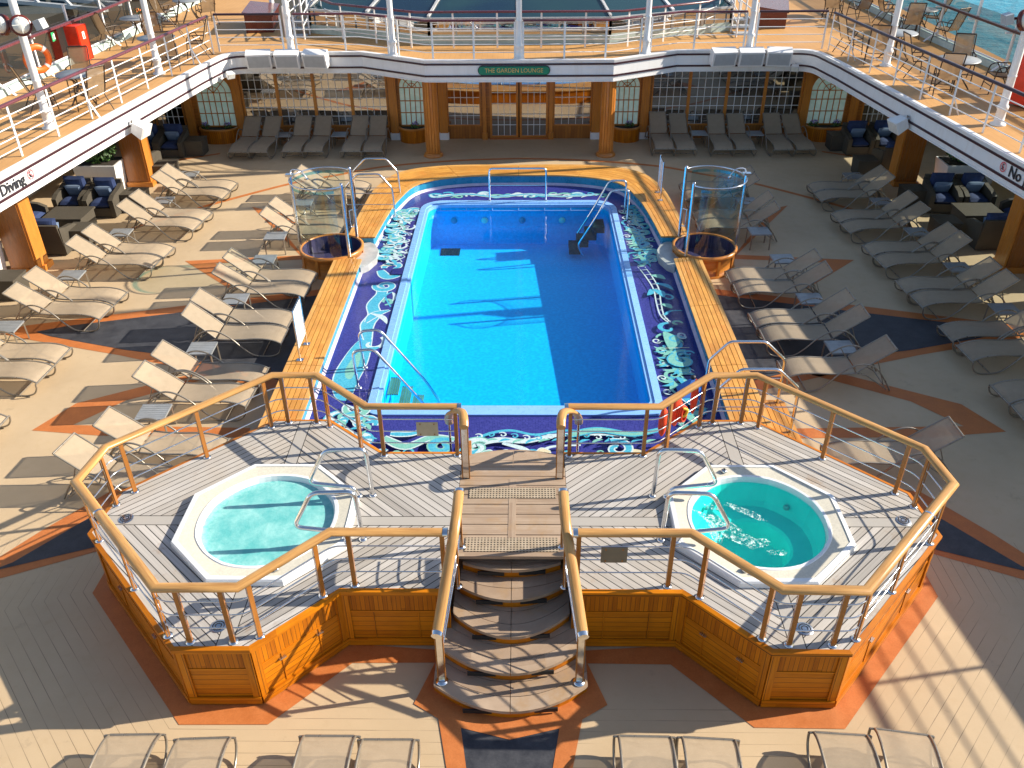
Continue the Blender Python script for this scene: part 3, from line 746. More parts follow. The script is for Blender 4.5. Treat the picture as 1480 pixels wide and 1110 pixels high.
# starboard side: scrolls and leaves over a ladder-like spine
def chain(sx, y0, y1, n, seed, cols, rim):
    q = random.Random(seed)
    for k in range(n):
        y = y0 + (y1 - y0) * (k + 0.5) / n; x = sx * (3.03 + 0.10 * math.sin(k * 2.4)); d = 1 if k % 2 else -1; a = q.random() * 6.3
        curl(x + sx * 0.10 * d, y, 0.16 + 0.06 * q.random(), a, d * (0.85 + 0.6 * q.random()), 0.085, 0.025, cols[k % len(cols)], rim if k % 2 else None)
        for j in range(5):
            b_ = a + j * 0.8 + q.random(); leaf(x, y, x + 0.30 * math.cos(b_), y + 0.26 * math.sin(b_), 0.022 + 0.022 * q.random(), cols[(k + j + 1) % len(cols)], rim if j == 0 and k % 3 == 0 else None)
        curl(x - sx * 0.2 * d, y + 0.12, 0.10, a + 2, -d * 1.1, 0.04, 0.025, PA)
chain(1, 18.4, 22.0, 18, 4, (CY, SF, CY, SF, SF), CY)
chain(1, 11.6, 15.0, 15, 9, (SF, CY, SF), CY)
chain(-1, 18.5, 21.6, 16, 6, (PA, CY, PA, SF), CY)
sp = spline([(2.88, 18.15, 0), (3.0, 17.6, 0), (3.08, 17.0, 0), (3.05, 16.4, 0), (3.05, 15.8, 0), (3.16, 15.5, 0)], 5)
for o in (-0.055, 0.055): ribbon([(p.x + o * (1.5 - i / 25), p.y, 0) for i, p in enumerate(sp)], 0.03, 0.03, PA)
for i in range(0, len(sp), 2): ribbon([(sp[i].x - 0.06, sp[i].y, 0), (sp[i].x + 0.06, sp[i].y + 0.02, 0)], 0.025, 0.025, PA)
leaf(3.05, 17.7, 3.35, 17.5, 0.09, SF); leaf(3.1, 17.3, 3.45, 16.95, 0.07, CY); leaf(3.0, 17.0, 3.2, 16.6, 0.09, CY); leaf(2.95, 17.0, 2.85, 16.7, 0.07, CY)
curl(3.28, 16.6, 0.17, R(150), -0.9, 0.06, 0.04, CY); leaf(3.1, 16.3, 3.3, 16.1, 0.08, SF); ribbon(spline([(3.1, 15.8, 0), (3.25, 15.98, 0), (3.5, 16.0, 0)], 5), 0.09, 0.02, CY)
curl(3.1, 15.25, 0.22, R(80), 0.8, 0.12, 0.06, CY); curl(3.3, 15.45, 0.12, R(0), 0.8, 0.08, 0.05, SF)
leaf(3.0, 15.1, 3.02, 14.4, 0.16, SF); curl(3.18, 14.8, 0.16, 0.5, 1.0, 0.05, 0.05, CY); curl(3.35, 14.9, 0.13, R(90), 0.9, 0.04, 0.03, PA)
ribbon([(2.92, 14.45, 0), (3.4, 14.47, 0)], 0.02, 0.02, SA); curl(3.2, 14.0, 0.24, R(120), 0.9, 0.17, 0.08, SF, CY); curl(3.35, 14.25, 0.11, 0, 1.0, 0.06, 0.04, CY)
leaf(3.0, 13.4, 3.2, 12.7, 0.12, CY); leaf(3.1, 13.3, 3.4, 12.9, 0.08, SF); leaf(3.0, 12.7, 3.25, 12.4, 0.10, CY, PA); leaf(2.95, 12.2, 3.1, 11.9, 0.08, SF); curl(3.3, 13.0, 0.15, 1.0, 1.0, 0.06, 0.04, CY)
# near strip: breaking waves
ribbon(spline([(-1.0, 11.05, 0), (-0.55, 11.55, 0), (-0.1, 11.72, 0), (0.35, 11.6, 0), (0.9, 11.72, 0), (1.5, 11.6, 0)], 8), 0.07, 0.05, CY)
ribbon(spline([(-0.75, 11.25, 0), (-0.3, 11.45, 0), (0.2, 11.42, 0), (0.7, 11.58, 0), (1.4, 11.62, 0), (2.0, 11.55, 0)], 8), 0.17, 0.05, PA)
for k in range(14): curl(-0.6 + k * 0.2, 11.55 + 0.05 * math.sin(k), 0.075, 2.5, -1.0, 0.035, 0.02, (PA, CY)[k % 2]); leaf(-0.7 + k * 0.22, 11.38 + 0.04 * math.sin(k * 1.3), -0.5 + k * 0.22, 11.46, 0.03, (CY, SF)[k % 2])
for k in range(22): curl(-2.4 + k * 0.225, 10.95 + 0.16 * math.sin(k * 2.7), 0.10, k * 1.1, (-1) ** k * 1.1, 0.05, 0.02, (CY, PA, SF)[k % 3])
ribbon(spline([(-0.2, 11.35, 0), (0.15, 11.2, 0), (0.35, 11.02, 0), (0.6, 11.25, 0), (1.1, 11.3, 0)], 8), 0.12, 0.04, PA)
curl(-0.62, 11.25, 0.22, R(40), 1.15, 0.14, 0.05, PA, SF)
for x in (-0.9, -0.35, 0.05, 0.55, 0.95, 1.5): curl(x, 10.75, 0.27, R(160), -0.9, 0.06, 0.03, CY, PA if x in (-0.35, 0.55) else None)
for k in range(16): leaf(-2.35 + k * 0.3, 10.85 + 0.22 * math.sin(k * 2.3), -2.1 + k * 0.3, 11.0 + 0.18 * math.cos(k * 1.3), 0.08, (CY, SF, PA, CY, SA)[k % 5], PA if k % 3 == 0 else None)
ribbon(spline([(-2.2, 11.5, 0), (-1.8, 11.25, 0), (-1.4, 11.5, 0), (-1.0, 11.45, 0)], 8), 0.16, 0.08, SF, PA)
ribbon(spline([(-2.1, 11.6, 0), (-1.75, 11.6, 0), (-1.5, 11.75, 0)], 8), 0.12, 0.05, CY, PA); curl(-1.2, 11.25, 0.22, 1.0, 1.1, 0.15, 0.06, CY, SF)
ribbon(spline([(0.9, 11.55, 0), (1.4, 11.72, 0), (2.0, 11.6, 0), (2.5, 11.75, 0)], 8), 0.14, 0.05, SF, CY); curl(1.7, 11.2, 0.24, 2.0, -1.1, 0.12, 0.05, CY, PA)
# near port corner: large pale swirls beside the rail
for (x, y, r, c) in ((-2.75, 12.35, 0.26, SF), (-3.05, 12.0, 0.24, PA), (-2.6, 11.9, 0.22, CY), (-3.0, 11.5, 0.26, SF), (-2.6, 11.45, 0.2, PA), (-3.15, 11.1, 0.2, CY), (-2.75, 10.95, 0.25, SF)):
    curl(x, y, r, rnd.random() * 6, 1.0, 0.12, 0.05, c, PA if c != PA else CY); [leaf(x, y, x + 0.3 * math.cos(j * 1.3), y + 0.25 * math.sin(j * 1.3), 0.04, (CY, SF, PA)[j % 3]) for j in range(5)]
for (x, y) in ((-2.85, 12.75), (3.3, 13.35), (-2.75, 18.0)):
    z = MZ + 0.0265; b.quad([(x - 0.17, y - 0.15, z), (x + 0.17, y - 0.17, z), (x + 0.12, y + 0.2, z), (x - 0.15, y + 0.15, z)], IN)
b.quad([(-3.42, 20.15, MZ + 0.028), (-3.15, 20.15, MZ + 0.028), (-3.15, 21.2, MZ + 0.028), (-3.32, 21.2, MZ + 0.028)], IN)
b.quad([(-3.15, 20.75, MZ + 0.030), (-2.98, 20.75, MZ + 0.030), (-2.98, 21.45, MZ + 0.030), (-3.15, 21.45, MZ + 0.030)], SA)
b.v = [Vector((p.x * 0.985, p.y * 0.986, p.z)) if p.z > MZ + 0.001 else p for p in b.v]
tag(b.build('mosaic_floor', ['mosaic_purple', 'mosaic_cyan', 'mosaic_pale', 'mosaic_seafoam', 'mosaic_sand', 'mosaic_indigo']), kind='structure')

# ------------------------------------------------------------------ teak benches
def resample(P, n):
    P = [Vector(p) for p in P]; d = [0]
    for a, c in zip(P, P[1:]): d.append(d[-1] + (c - a).length)
    out = []; j = 0
    for i in range(n + 1):
        s = d[-1] * i / n
        while j < len(P) - 2 and d[j + 1] < s: j += 1
        f = (s - d[j]) / max(1e-9, d[j + 1] - d[j]); out.append(P[j].lerp(P[j + 1], min(1, max(0, f))))
    return out
def bench(inner, outer, label, n=7, zt=0.50, breaks=1):
    root = thing('teak_bench', label, 'bench', (inner[0][0], inner[0][1], 0))
    N = max(2, len(inner) * 6); I = resample(inner, N); O = resample(outer, N)
    b = MB(); seg = [int(N * k / breaks) for k in range(breaks + 1)]
    for k in range(n):
        f0, f1 = k / n, (k + 1) / n
        for q, (s0, s1) in enumerate(zip(seg, seg[1:])):
            rs = []
            for i in range(s0, s1 + 1):
                w = (O[i] - I[i]); L = w.length; u = w.normalized(); e = 0.006
                a = I[i] + w * f0 + u * e; c = I[i] + w * f1 - u * e
                sh = Vector((0, 0, 0))
                if i == s1 and s1 < N: sh = (I[i - 1] - I[i]).normalized() * 0.010
                rs.append([a + sh + Vector((0, 0, zt - 0.035)), a + sh + Vector((0, 0, zt)), c + sh + Vector((0, 0, zt)), c + sh + Vector((0, 0, zt - 0.035))])
            b.rings(rs, 1 if k in (0, n - 1) else 0, sm=False, voff=k * 3 + q * 41 + 1.1)
    b.build('seat_planks', ['teak_bench', 'teak_edge'], root)
    b = MB(); rs = []
    for i in range(N + 1):
        u = (O[i] - I[i]).normalized(); a = I[i] + u * 0.05; c = O[i] - u * 0.05
        rs.append([Vector((a.x, a.y, 0.02)), Vector((a.x, a.y, zt - 0.04)), Vector((c.x, c.y, zt - 0.04)), Vector((c.x, c.y, 0.005))])
    for i in range(N):
        A, B = rs[i], rs[i + 1]
        b.quad([A[0], B[0], B[1], A[1]], 1); b.quad([A[1], B[1], B[2], A[2]], 2); b.quad([A[2], B[2], B[3], A[3]], 0)
    b.quad(rs[0][::-1], 1); b.quad(rs[-1], 1)
    b.build('base', ['teak_panel_upright', 'pool_blue_wall', 'black_rubber'], root)
    b = MB(); P = [Vector((I[i].x, I[i].y, ZM)) + (O[i] - I[i]).normalized() * 0.045 for i in range(N + 1)]
    rs = [[p - (O[i] - I[i]).normalized() * 0.05, p + Vector((0, 0, 0.06)), p] for i, p in enumerate(P)]
    b.rings(rs, 0, sm=False); b.build('cove', 'pool_cove', root)
    return root
for s in (-1, 1):
    bench([(s * 3.55, 10.95, 0), (s * 3.55, 13.4, 0), (s * 3.54, 17.82, 0)], [(s * 4.22, 10.95, 0), (s * 4.22, 13.4, 0), (s * 4.18, 17.95, 0)],
          'long straight teak bench beside the pool on the %s side' % ('sunlit port' if s < 0 else 'shaded starboard'), breaks=3)
inn = spline([(-3.42, 19.08, 0), (-3.31, 20.4, 0), (-3.14, 21.6, 0), (-2.72, 22.75, 0), (-1.6, 23.28, 0), (0, 23.38, 0), (1.6, 23.28, 0), (2.72, 22.75, 0), (3.14, 21.6, 0), (3.31, 20.4, 0), (3.42, 19.08, 0)], 5)
out = spline([(-4.10, 19.08, 0), (-4.03, 20.9, 0), (-3.88, 22.5, 0), (-3.35, 23.70, 0), (-2.1, 24.22, 0), (0, 24.27, 0), (2.1, 24.22, 0), (3.35, 23.70, 0), (3.88, 22.5, 0), (4.03, 20.9, 0), (4.10, 19.08, 0)], 5)
bench(inn, out, 'curved teak bench wrapping round the far end of the pool', breaks=8)
# wooden step outside the starboard bench
t = thing('bench_step', 'small slatted teak step outside the bench by the near steel handrails', 'step', (4.55, 11.9, 0))
b = MB()
for k in range(5): b.box(4.28 + k * 0.09, 11.2, 0.22, 4.36 + k * 0.09, 12.5, 0.25)
b.build('tread', 'teak_bench', t)
b = MB(); b.box(4.30, 11.25, 0, 4.70, 11.29, 0.22); b.box(4.30, 12.41, 0, 4.70, 12.45, 0.22); b.box(4.66, 11.25, 0.0, 4.69, 12.45, 0.20); b.build('frame', 'teak_dark', t)

# ------------------------------------------------------------------ whirlpool platform
plat = thing('whirlpool_platform', 'raised teak platform with panelled sides carrying both whirlpools', 'platform', (0, 8.5, 0))
ZP = 1.0
def ray_poly(cx, cy, a, P):
    dx, dy = math.cos(a), math.sin(a); best = 1e9
    for i in range(len(P)):
        x1, y1 = P[i]; x2, y2 = P[(i + 1) % len(P)]; ex, ey = x2 - x1, y2 - y1
        den = dx * ey - dy * ex
        if abs(den) < 1e-12: continue
        t = ((x1 - cx) * ey - (y1 - cy) * ex) / den; u = ((x1 - cx) * dy - (y1 - cy) * dx) / den
        if t > 0 and -1e-6 <= u <= 1 + 1e-6: best = min(best, t)
    return best
def roct(a, inr):
    q = (a + PI / 8) % (PI / 4) - PI / 8; return inr / math.cos(q)
TX, TY = 3.24, 8.48
for s in (-1, 1):
    P = [(s * x, y) for x, y in PX]; cx = s * TX
    angs = sorted(set([round(math.atan2(y - TY, x - cx) % (2 * PI), 5) for x, y in P] + [round(PI / 8 + k * PI / 4, 5) for k in range(8)] + [round(k * PI / 24, 5) for k in range(48)]))
    b = MB()
    for a, c in zip(angs, angs[1:] + [angs[0] + 2 * PI]):
        ri, rj = roct(a, 1.05), roct(c, 1.05); ra, rc = ray_poly(cx, TY, a, P), ray_poly(cx, TY, c, P)
        f = lambda r, g: (cx + r * math.cos(g), TY + r * math.sin(g), ZP)
        b.quad([f(ri, a), f(ra, a), f(rc, c), f(rj, c)])
    b.build('deck_boards', 'teak_grey_mitred', plat)
# centre walkway
b = MB()
for k in range(9): b.box(-0.745, 7.87 + k * 0.2, ZP - 0.05, 0.745, 7.865 + k * 0.2 + 0.19, ZP - 0.002)
b.box(-0.05, 7.95, ZP - 0.002, 0.05, 9.4, ZP + 0.002)
b.build('walkway', 'teak_grey', plat)
for y0, y1 in ((7.95, 8.20), (8.98, 9.20)):
    b = MB(); b.box(-0.60, y0, ZP - 0.01, 0.60, y1, ZP + 0.008); b.build('grating', 'teak_grating', plat)
def panel(b, a, c, flip):
    """one panelled face from a to c (seen with a on the left when flip is False)"""
    a = Vector((*a, 0)); c = Vector((*c, 0)); d = (c - a); L = d.length; d.normalize(); n = Vector((d.y, -d.x, 0)) * (-1 if flip else 1)
    def slab(u0, u1, z0, z1, off, mi, uv=None):
        P = [a + d * u0 + n * off, a + d * u1 + n * off]
        q = [(P[0].x, P[0].y, z0), (P[1].x, P[1].y, z0), (P[1].x, P[1].y, z1), (P[0].x, P[0].y, z1)]
        uvs = [(u0, z0), (u1, z0), (u1, z1), (u0, z1)]
        if flip: q = q[::-1]; uvs = uvs[::-1]
        b.quad(q, mi, False, uvs)
    slab(0, L, 0.62, 0.90, 0.0, 1); slab(0, L, 0.10, 0.62, 0.0, 0)
    def raised(u0, u1, z0, z1, t=0.022):
        P = [a + d * u0 + n * 0.0, a + d * u1 + n * 0.0]; Q = [p + n * t for p in P]
        b.hexa([(*p.xy, z0) for p in (P[0], P[1], Q[1], Q[0])] + [(*p.xy, z1) for p in (P[0], P[1], Q[1], Q[0])], 2)
    raised(0, L, 0.90, 0.955); raised(0, L, 0.02, 0.13, 0.035); raised(0.0, 0.09, 0.13, 0.90); raised(L - 0.09, L, 0.13, 0.90); raised(0.09, L - 0.09, 0.60, 0.625, 0.008)
    for f in ((0.3, 0.72) if L > 1.15 else ()):
        raised(L * f - 0.006, L * f + 0.006, 0.13, 0.6, 0.010)
for s in (-1, 1):
    P = [(s * x, y) for x, y in PX]
    for i in range(len(P) - 1):
        b = MB(); panel(b, P[i], P[i + 1], s < 0)
        b.build('side_panel', ['teak_panel', 'teak_panel_upright', 'teak_post' if False else 'teak_panel'], plat)
    b = MB()
    Q = [(x, y, 0) for x, y in P]; sd = s
    b.sweep(Q, [(sd * 0.05, 0.945), (sd * 0.05, 0.994), (-sd * 0.005, 1.005), (-sd * 0.005, 0.96)][::sd], sm=False)
    b.build('edge_trim', 'teak_panel', plat)
    for (i, f) in ((1, 0.3), (1, 0.72), (3, 0.3), (3, 0.72)):
        a, c = Vector((*P[i], 0)), Vector((*P[i + 1], 0)); d = (c - a).normalized(); n = Vector((d.y, -d.x, 0)) * s; q = a.lerp(c, f)
        if a.y > 7.6: continue
        b = MB(); b.bar(q + n * 0.02 + Vector((0, 0, 0.53)) - d * 0.045, q + n * 0.02 + Vector((0, 0, 0.53)) + d * 0.045, 0.03, 0.018); b.build('latch', 'steel', plat)
# deck drains at the corners
for s in (-1, 1):
    for (x, y) in ((3.38, 6.72), (5.18, 8.55)):
        b = MB(); b.lathe([(0.0, ZP + 0.012), (0.085, ZP + 0.012), (0.10, ZP + 0.004)], (s * x, y, 0), 20)
        for r_ in (0.03, 0.06): b.lathe([(r_, ZP + 0.014), (r_ + 0.012, ZP + 0.014)], (s * x, y, 0), 20, 1)
        b.build('floor_drain', ['steel', 'black_rubber'], plat)

# whirlpools
def whirlpool(s, label):
    cx = s * TX; root = thing('whirlpool', label, 'hot tub', (cx, TY, ZP)); n = 64
    def ring(inr, bl, z): 
        return [(cx + (roct(2 * PI * k / n, inr) * (1 - bl) + inr * 1.03 * bl) * math.cos(2 * PI * k / n), TY + (roct(2 * PI * k / n, inr) * (1 - bl) + inr * 1.03 * bl) * math.sin(2 * PI * k / n), z) for k in range(n)]
    ring0 = ring
    ring = lambda inr, bl, z: ring0(inr, bl, z - 0.05 if z > 1.0 else z)
    def loft(lv, mi, b, sm=True):
        for p, q in zip(lv, lv[1:]):
            A, B = ring(*p), ring(*q)
            for k in range(n):
                j = (k + 1) % n; b.quad([A[k], A[j], B[j], B[k]], mi, sm)
    b = MB()
    loft([(1.135, 0, 0.99), (1.135, 0, 1.125), (1.12, 0.0, 1.15), (1.065, 0.10, 1.155)], 0, b, False)
    loft([(1.065, 0.10, 1.155), (1.06, 0.12, 1.145), (0.90, 0.85, 1.13)], 1, b)
    loft([(0.90, 0.85, 1.13), (0.89, 0.87, 1.14), (0.855, 0.9, 1.135), (0.84, 0.9, 1.09), (0.83, 0.9, 1.04)], 0, b)
    b.build('rim', ['tub_white', 'tub_sand'], root)
    b = MB()
    loft([(0.83, 0.9, 1.05), (0.78, 0.7, 0.74), (0.74, 0.75, 0.66), (0.50, 0.9, 0.64), (0.47, 1, 0.60), (0.42, 1, 0.36), (0.30, 1, 0.32)], 0, b)
    b.quad(ring(0.30, 1, 0.32), 0); b.build('basin', 'tub_basin_aqua', root)
    b = MB(); b.quad(ring(0.836, 0.9, 1.06), 0, True); b.build('water', 'tub_foam_water' if s < 0 else 'tub_clear_water', root)
    for k in range(4):
        a = R(45 + 90 * k); p = Vector((cx + 0.775 * math.cos(a), TY + 0.775 * math.sin(a), 0.80))
        b = MB(); b.lathe([(0, 0.02), (0.03, 0.02), (0.045, 0)], n=12); b.xf(Matrix.Translation(p) @ Matrix.Rotation(a + PI, 4, 'Z') @ Matrix.Rotation(PI / 2, 4, 'Y'))
        if s > 0: b.build('jet', 'grey_paint', root)
    for a in ((R(-78), R(-70)) if s < 0 else (R(-112), R(105), R(-104))):
        p = (cx + 1.01 * math.cos(a), TY + 1.01 * math.sin(a), 1.095)
        b = MB(); b.lathe([(0.04, 0), (0.045, 0.02), (0.03, 0.035), (0, 0.035)], p, 14); b.lathe([(0.012, 0.035), (0.012, 0.055), (0, 0.055)], p, 8, 1); b.build('control_knob', ['steel', 'black_rubber'], root)
    if s > 0:
        b = MB(); rr = random.Random(3)
        def blob(x, y, rx, ry, rot, z=1.018):
            P = []
            for k in range(14):
                a = 2 * PI * k / 14; q = 0.75 + 0.5 * rr.random(); u, v = rx * q * math.cos(a), ry * q * math.sin(a)
                P.append((x + u * math.cos(rot) - v * math.sin(rot), y + u * math.sin(rot) + v * math.cos(rot), z))
            b.quad(P)
        blob(cx - 0.50, TY + 0.02, 0.36, 0.10, R(-38)); blob(cx - 0.12, TY + 0.22, 0.30, 0.06, R(-35), 1.0195); blob(cx - 0.30, TY - 0.30, 0.28, 0.11, R(-30), 1.0210); blob(cx - 0.02, TY - 0.36, 0.10, 0.07, 0, 1.0225)
        blob(cx - 0.55, TY + 0.32, 0.12, 0.05, R(-30), 1.0240); blob(cx - 0.6, TY - 0.15, 0.1, 0.22, 0.1, 1.0255); blob(cx + 0.12, TY - 0.55, 0.14, 0.05, 0, 1.0270)
        b.build('froth', 'tub_froth', root)
    return root
whirlpool(-1, 'octagonal whirlpool full of milky churning water on the port side')
whirlpool(1, 'octagonal whirlpool with clear turquoise water and a little froth')

# ------------------------------------------------------------------ front stairs
st = thing('front_stairs', 'curved weathered teak stairs climbing to the whirlpool platform', 'stairs', (0, 6.9, 0))
TR = [(0.167, 6.20, 6.57, 0.92), (0.333, 6.60, 6.95, 0.83), (0.5, 7.00, 7.38, 0.73), (0.667, 7.44, 7.68, 0.66), (0.833, 7.79, 7.93, 0.63)]
for i, (z, yc, ys, hw) in enumerate(TR):
    b = MB(); back = 8.0 if i == 4 else TR[i + 1][2] + 0.15
    fr = [(hw * (k / 8 - 1), yc + (ys - yc) * (abs(k / 8 - 1) ** 2.0)) for k in range(17)]
    nb = 3
    for q in range(nb):
        for x0, x1 in ((0, 8), (8, 16)):
            rs = []
            for k in range(x0, x1 + 1):
                x, y = fr[k]; yb = min(y + 0.62, 8.05); g = 0.004
                if k == 8: x += -0.004 if x1 == 8 else 0.004
                ya, yc2 = y + (yb - y) * q / nb + g, y + (yb - y) * (q + 1) / nb - g
                rs.append([(x, ya, z - 0.045), (x, ya, z), (x, yc2, z), (x, yc2, z - 0.045)])
            b.rings(rs, 0, sm=False, voff=(i * 7 + q) * 0.2)
    b.build('tread', 'teak_grey', st)
    b = MB()
    for k in range(16):
        (x0, y0), (x1, y1) = fr[k], fr[k + 1]
        zb = 0.0 if i == 0 else TR[i - 1][0]
        b.quad([(x0, y0 + 0.04, zb), (x1, y1 + 0.04, zb), (x1, y1 + 0.04, z - 0.045), (x0, y0 + 0.04, z - 0.045)])
    b.quad([(-hw, ys + 0.04, 0), (-hw, ys + 0.04, z - 0.05), (-hw, 8.0, z - 0.05), (-hw, 8.0, 0)]); b.quad([(hw, ys + 0.04, 0), (hw, 8.0, 0), (hw, 8.0, z - 0.05), (hw, ys + 0.04, z - 0.05)])
    b.build('riser', 'teak_panel', st)
    for sx in (-1, 1):
        x = sx * hw * 0.42; y = yc + (ys - yc) * 0.42 ** 2
        b = MB(); b.bar((x - 0.17, y + 0.045 - sx * sx * 0.01 - 0.02, z - 0.092), (x + 0.17, y + 0.045 + sx * 0.02 - 0.02, z - 0.092), 0.02, 0.06); b.build('tread_light', 'black_rubber', st)

# small steps down to the pool
fs = thing('pool_steps', 'short curved teak steps leading down from the platform to the pool', 'stairs', (0, 10.2, 0))
for i, (z, yb, yf) in enumerate(((0.985, 9.44, 9.90), (0.78, 9.7, 10.2), (0.56, 10.0, 10.5), (0.34, 10.3, 10.8))):
    b = MB(); w = 0.66 + 0.02 * i
    for x0, x1 in ((-w, -0.004), (0.004, w)):
        for q in range(3):
            rs = []
            for k in range(9):
                x = x0 + (x1 - x0) * k / 8; ye = yf + 0.14 * (1 - (x / w) ** 2); ya = yb + (ye - yb) * q / 3 + 0.003; yc = yb + (ye - yb) * (q + 1) / 3 - 0.003
                rs.append([(x, ya, z - 0.05), (x, yc, z - 0.05), (x, yc, z), (x, ya, z)])
            b.rings(rs, 0, sm=False, voff=(i * 5 + q) * 0.3)
    b.build('tread', 'teak_grey', fs)
b = MB()
for s in (-1, 1): b.box(s * 0.68, 9.42, 0.13, s * 0.745, 10.9, 0.55); b.box(s * 0.68, 9.42, 0.55, s * 0.745, 9.97, 0.985)
b.build('stringer', 'teak_dark', fs)

# ------------------------------------------------------------------ teak capped railings on the platform
ELL = [(0.064 * math.cos(2 * PI * k / 12), 0.041 * math.sin(2 * PI * k / 12)) for k in range(12)]
def teak_post(x, y, z0, z1, dx, dy):
    b = MB(); d = Vector((dx, dy, 0)).normalized(); n = Vector((-d.y, d.x, 0)); p = Vector((x, y, 0))
    for off, t, mi in ((-0.013, 0.018, 0), (0.0, 0.008, 1), (0.013, 0.018, 0)):
        a = p + n * off
        b.hexa([(*(a + d * sx * 0.027 + n * sy * t / 2).xy, zz) for zz in (z0 + 0.003 * mi, z1) for sx, sy in ((-1, -1), (1, -1), (1, 1), (-1, 1))], mi)
    b.lathe([(0.055, z0), (0.055, z0 + 0.012), (0.0, z0 + 0.012)], (x, y, 0), 12, 1)
    return b
RP = [(0.74, 7.37), (2.1, 7.37), (2.94, 6.50), (3.83, 6.49), (5.48, 8.26), (5.40, 8.98), (3.62, 10.76), (2.95, 10.76), (2.08, 9.94), (0.74, 9.94)]
PP = [(0.80, 7.37, 1, 0), (1.90, 7.37, 1, 0), (2.26, 7.20, 1, -1), (2.86, 6.58, 1, -1), (3.14, 6.495, 1, 0), (3.63, 6.49, 1, 0), (3.92, 6.58, 1, 1), (4.58, 7.30, 1, 1), (5.36, 8.13, 1, 1),
      (5.42, 8.83, 0, 1), (5.27, 9.11, -1, 1), (4.50, 9.88, -1, 1), (3.74, 10.64, -1, 1), (3.50, 10.76, 1, 0), (3.06, 10.76, 1, 0), (2.84, 10.66, 1, 1), (2.26, 10.10, 1, 1), (1.90, 9.94, 1, 0), (0.82, 9.94, 1, 0)]
for s in (-1, 1):
    root = thing('teak_railing', 'teak capped steel railing round the %s' % ('foamy whirlpool' if s < 0 else 'clear turquoise whirlpool'), 'railing', (s * TX, TY, ZP))
    P = [(s * x, y, 1.872) for x, y in RP]
    b = MB(); b.sweep(P, ELL, sm=True); 
    b.build('handrail', 'teak_rail', root)
    b = MB()
    for q, r_ in ((P[0], P[1]), (P[-1], P[-2])):
        q, r_ = Vector(q), Vector(r_); d = (r_ - q).normalized()
        b.sweep([q - d * 0.012, q + d * 0.045], [(x * 1.06, y * 1.08) for x, y in ELL], sm=True); b.build('rail_ferrule', 'chrome', root); b = MB()
    for k in (0.25,):
        i = 3 if k == 0.25 else 4
        q = Vector(P[4]).lerp(Vector(P[3]), 0.32) if k == 0.25 else Vector(P[4])
        d = (Vector(P[4]) - Vector(P[3])).normalized()
        if k == 0.25: b.sweep([q - d * 0.015, q + d * 0.015], [(x * 1.04, y * 1.05) for x, y in ELL], sm=True)
    b.build('rail_ferrule', 'chrome', root)
    for (x, y, dx, dy) in PP: teak_post(s * x, y, ZP, 1.845, s * dx, dy).build('post', ['teak_post', 'chrome'], root)
    for z in (1.23, 1.44, 1.65):
        b = MB(); pts = [(s * x, y, z) for x, y in RP]; pts[0] = (s * 0.80, 7.37, z); pts[-1] = (s * 0.82, 9.94, z)
        b.tube(fillet(pts, 0.12, 4), 0.0095, 8); b.build('rod', 'chrome', root)
for (lab, p, mat) in (('blank beige plaque hung on the far railing before the pool', (-1.23, 9.915, 1.50), 'plaque_beige'), ('blank brown plaque hung on the near railing right of the stairs', (1.22, 7.345, 1.55), 'plaque_brown')):
    b = MB(); b.box(p[0] - 0.155, p[1] - 0.012, p[2] - 0.12, p[0] + 0.155, p[1] - 0.002, p[2] + 0.12)
    t = thing('plaque', lab, 'plaque', p); b.build('plate', mat, t)
    b = MB()
    for sx in (-0.1, 0.1):
        for sz in (-0.09, 0.09): b.box(p[0] + sx - 0.008, p[1] - 0.017, p[2] + sz - 0.012, p[0] + sx + 0.008, p[1] - 0.012, p[2] + sz + 0.012)
    b.build('screw', 'teak_dark', t)
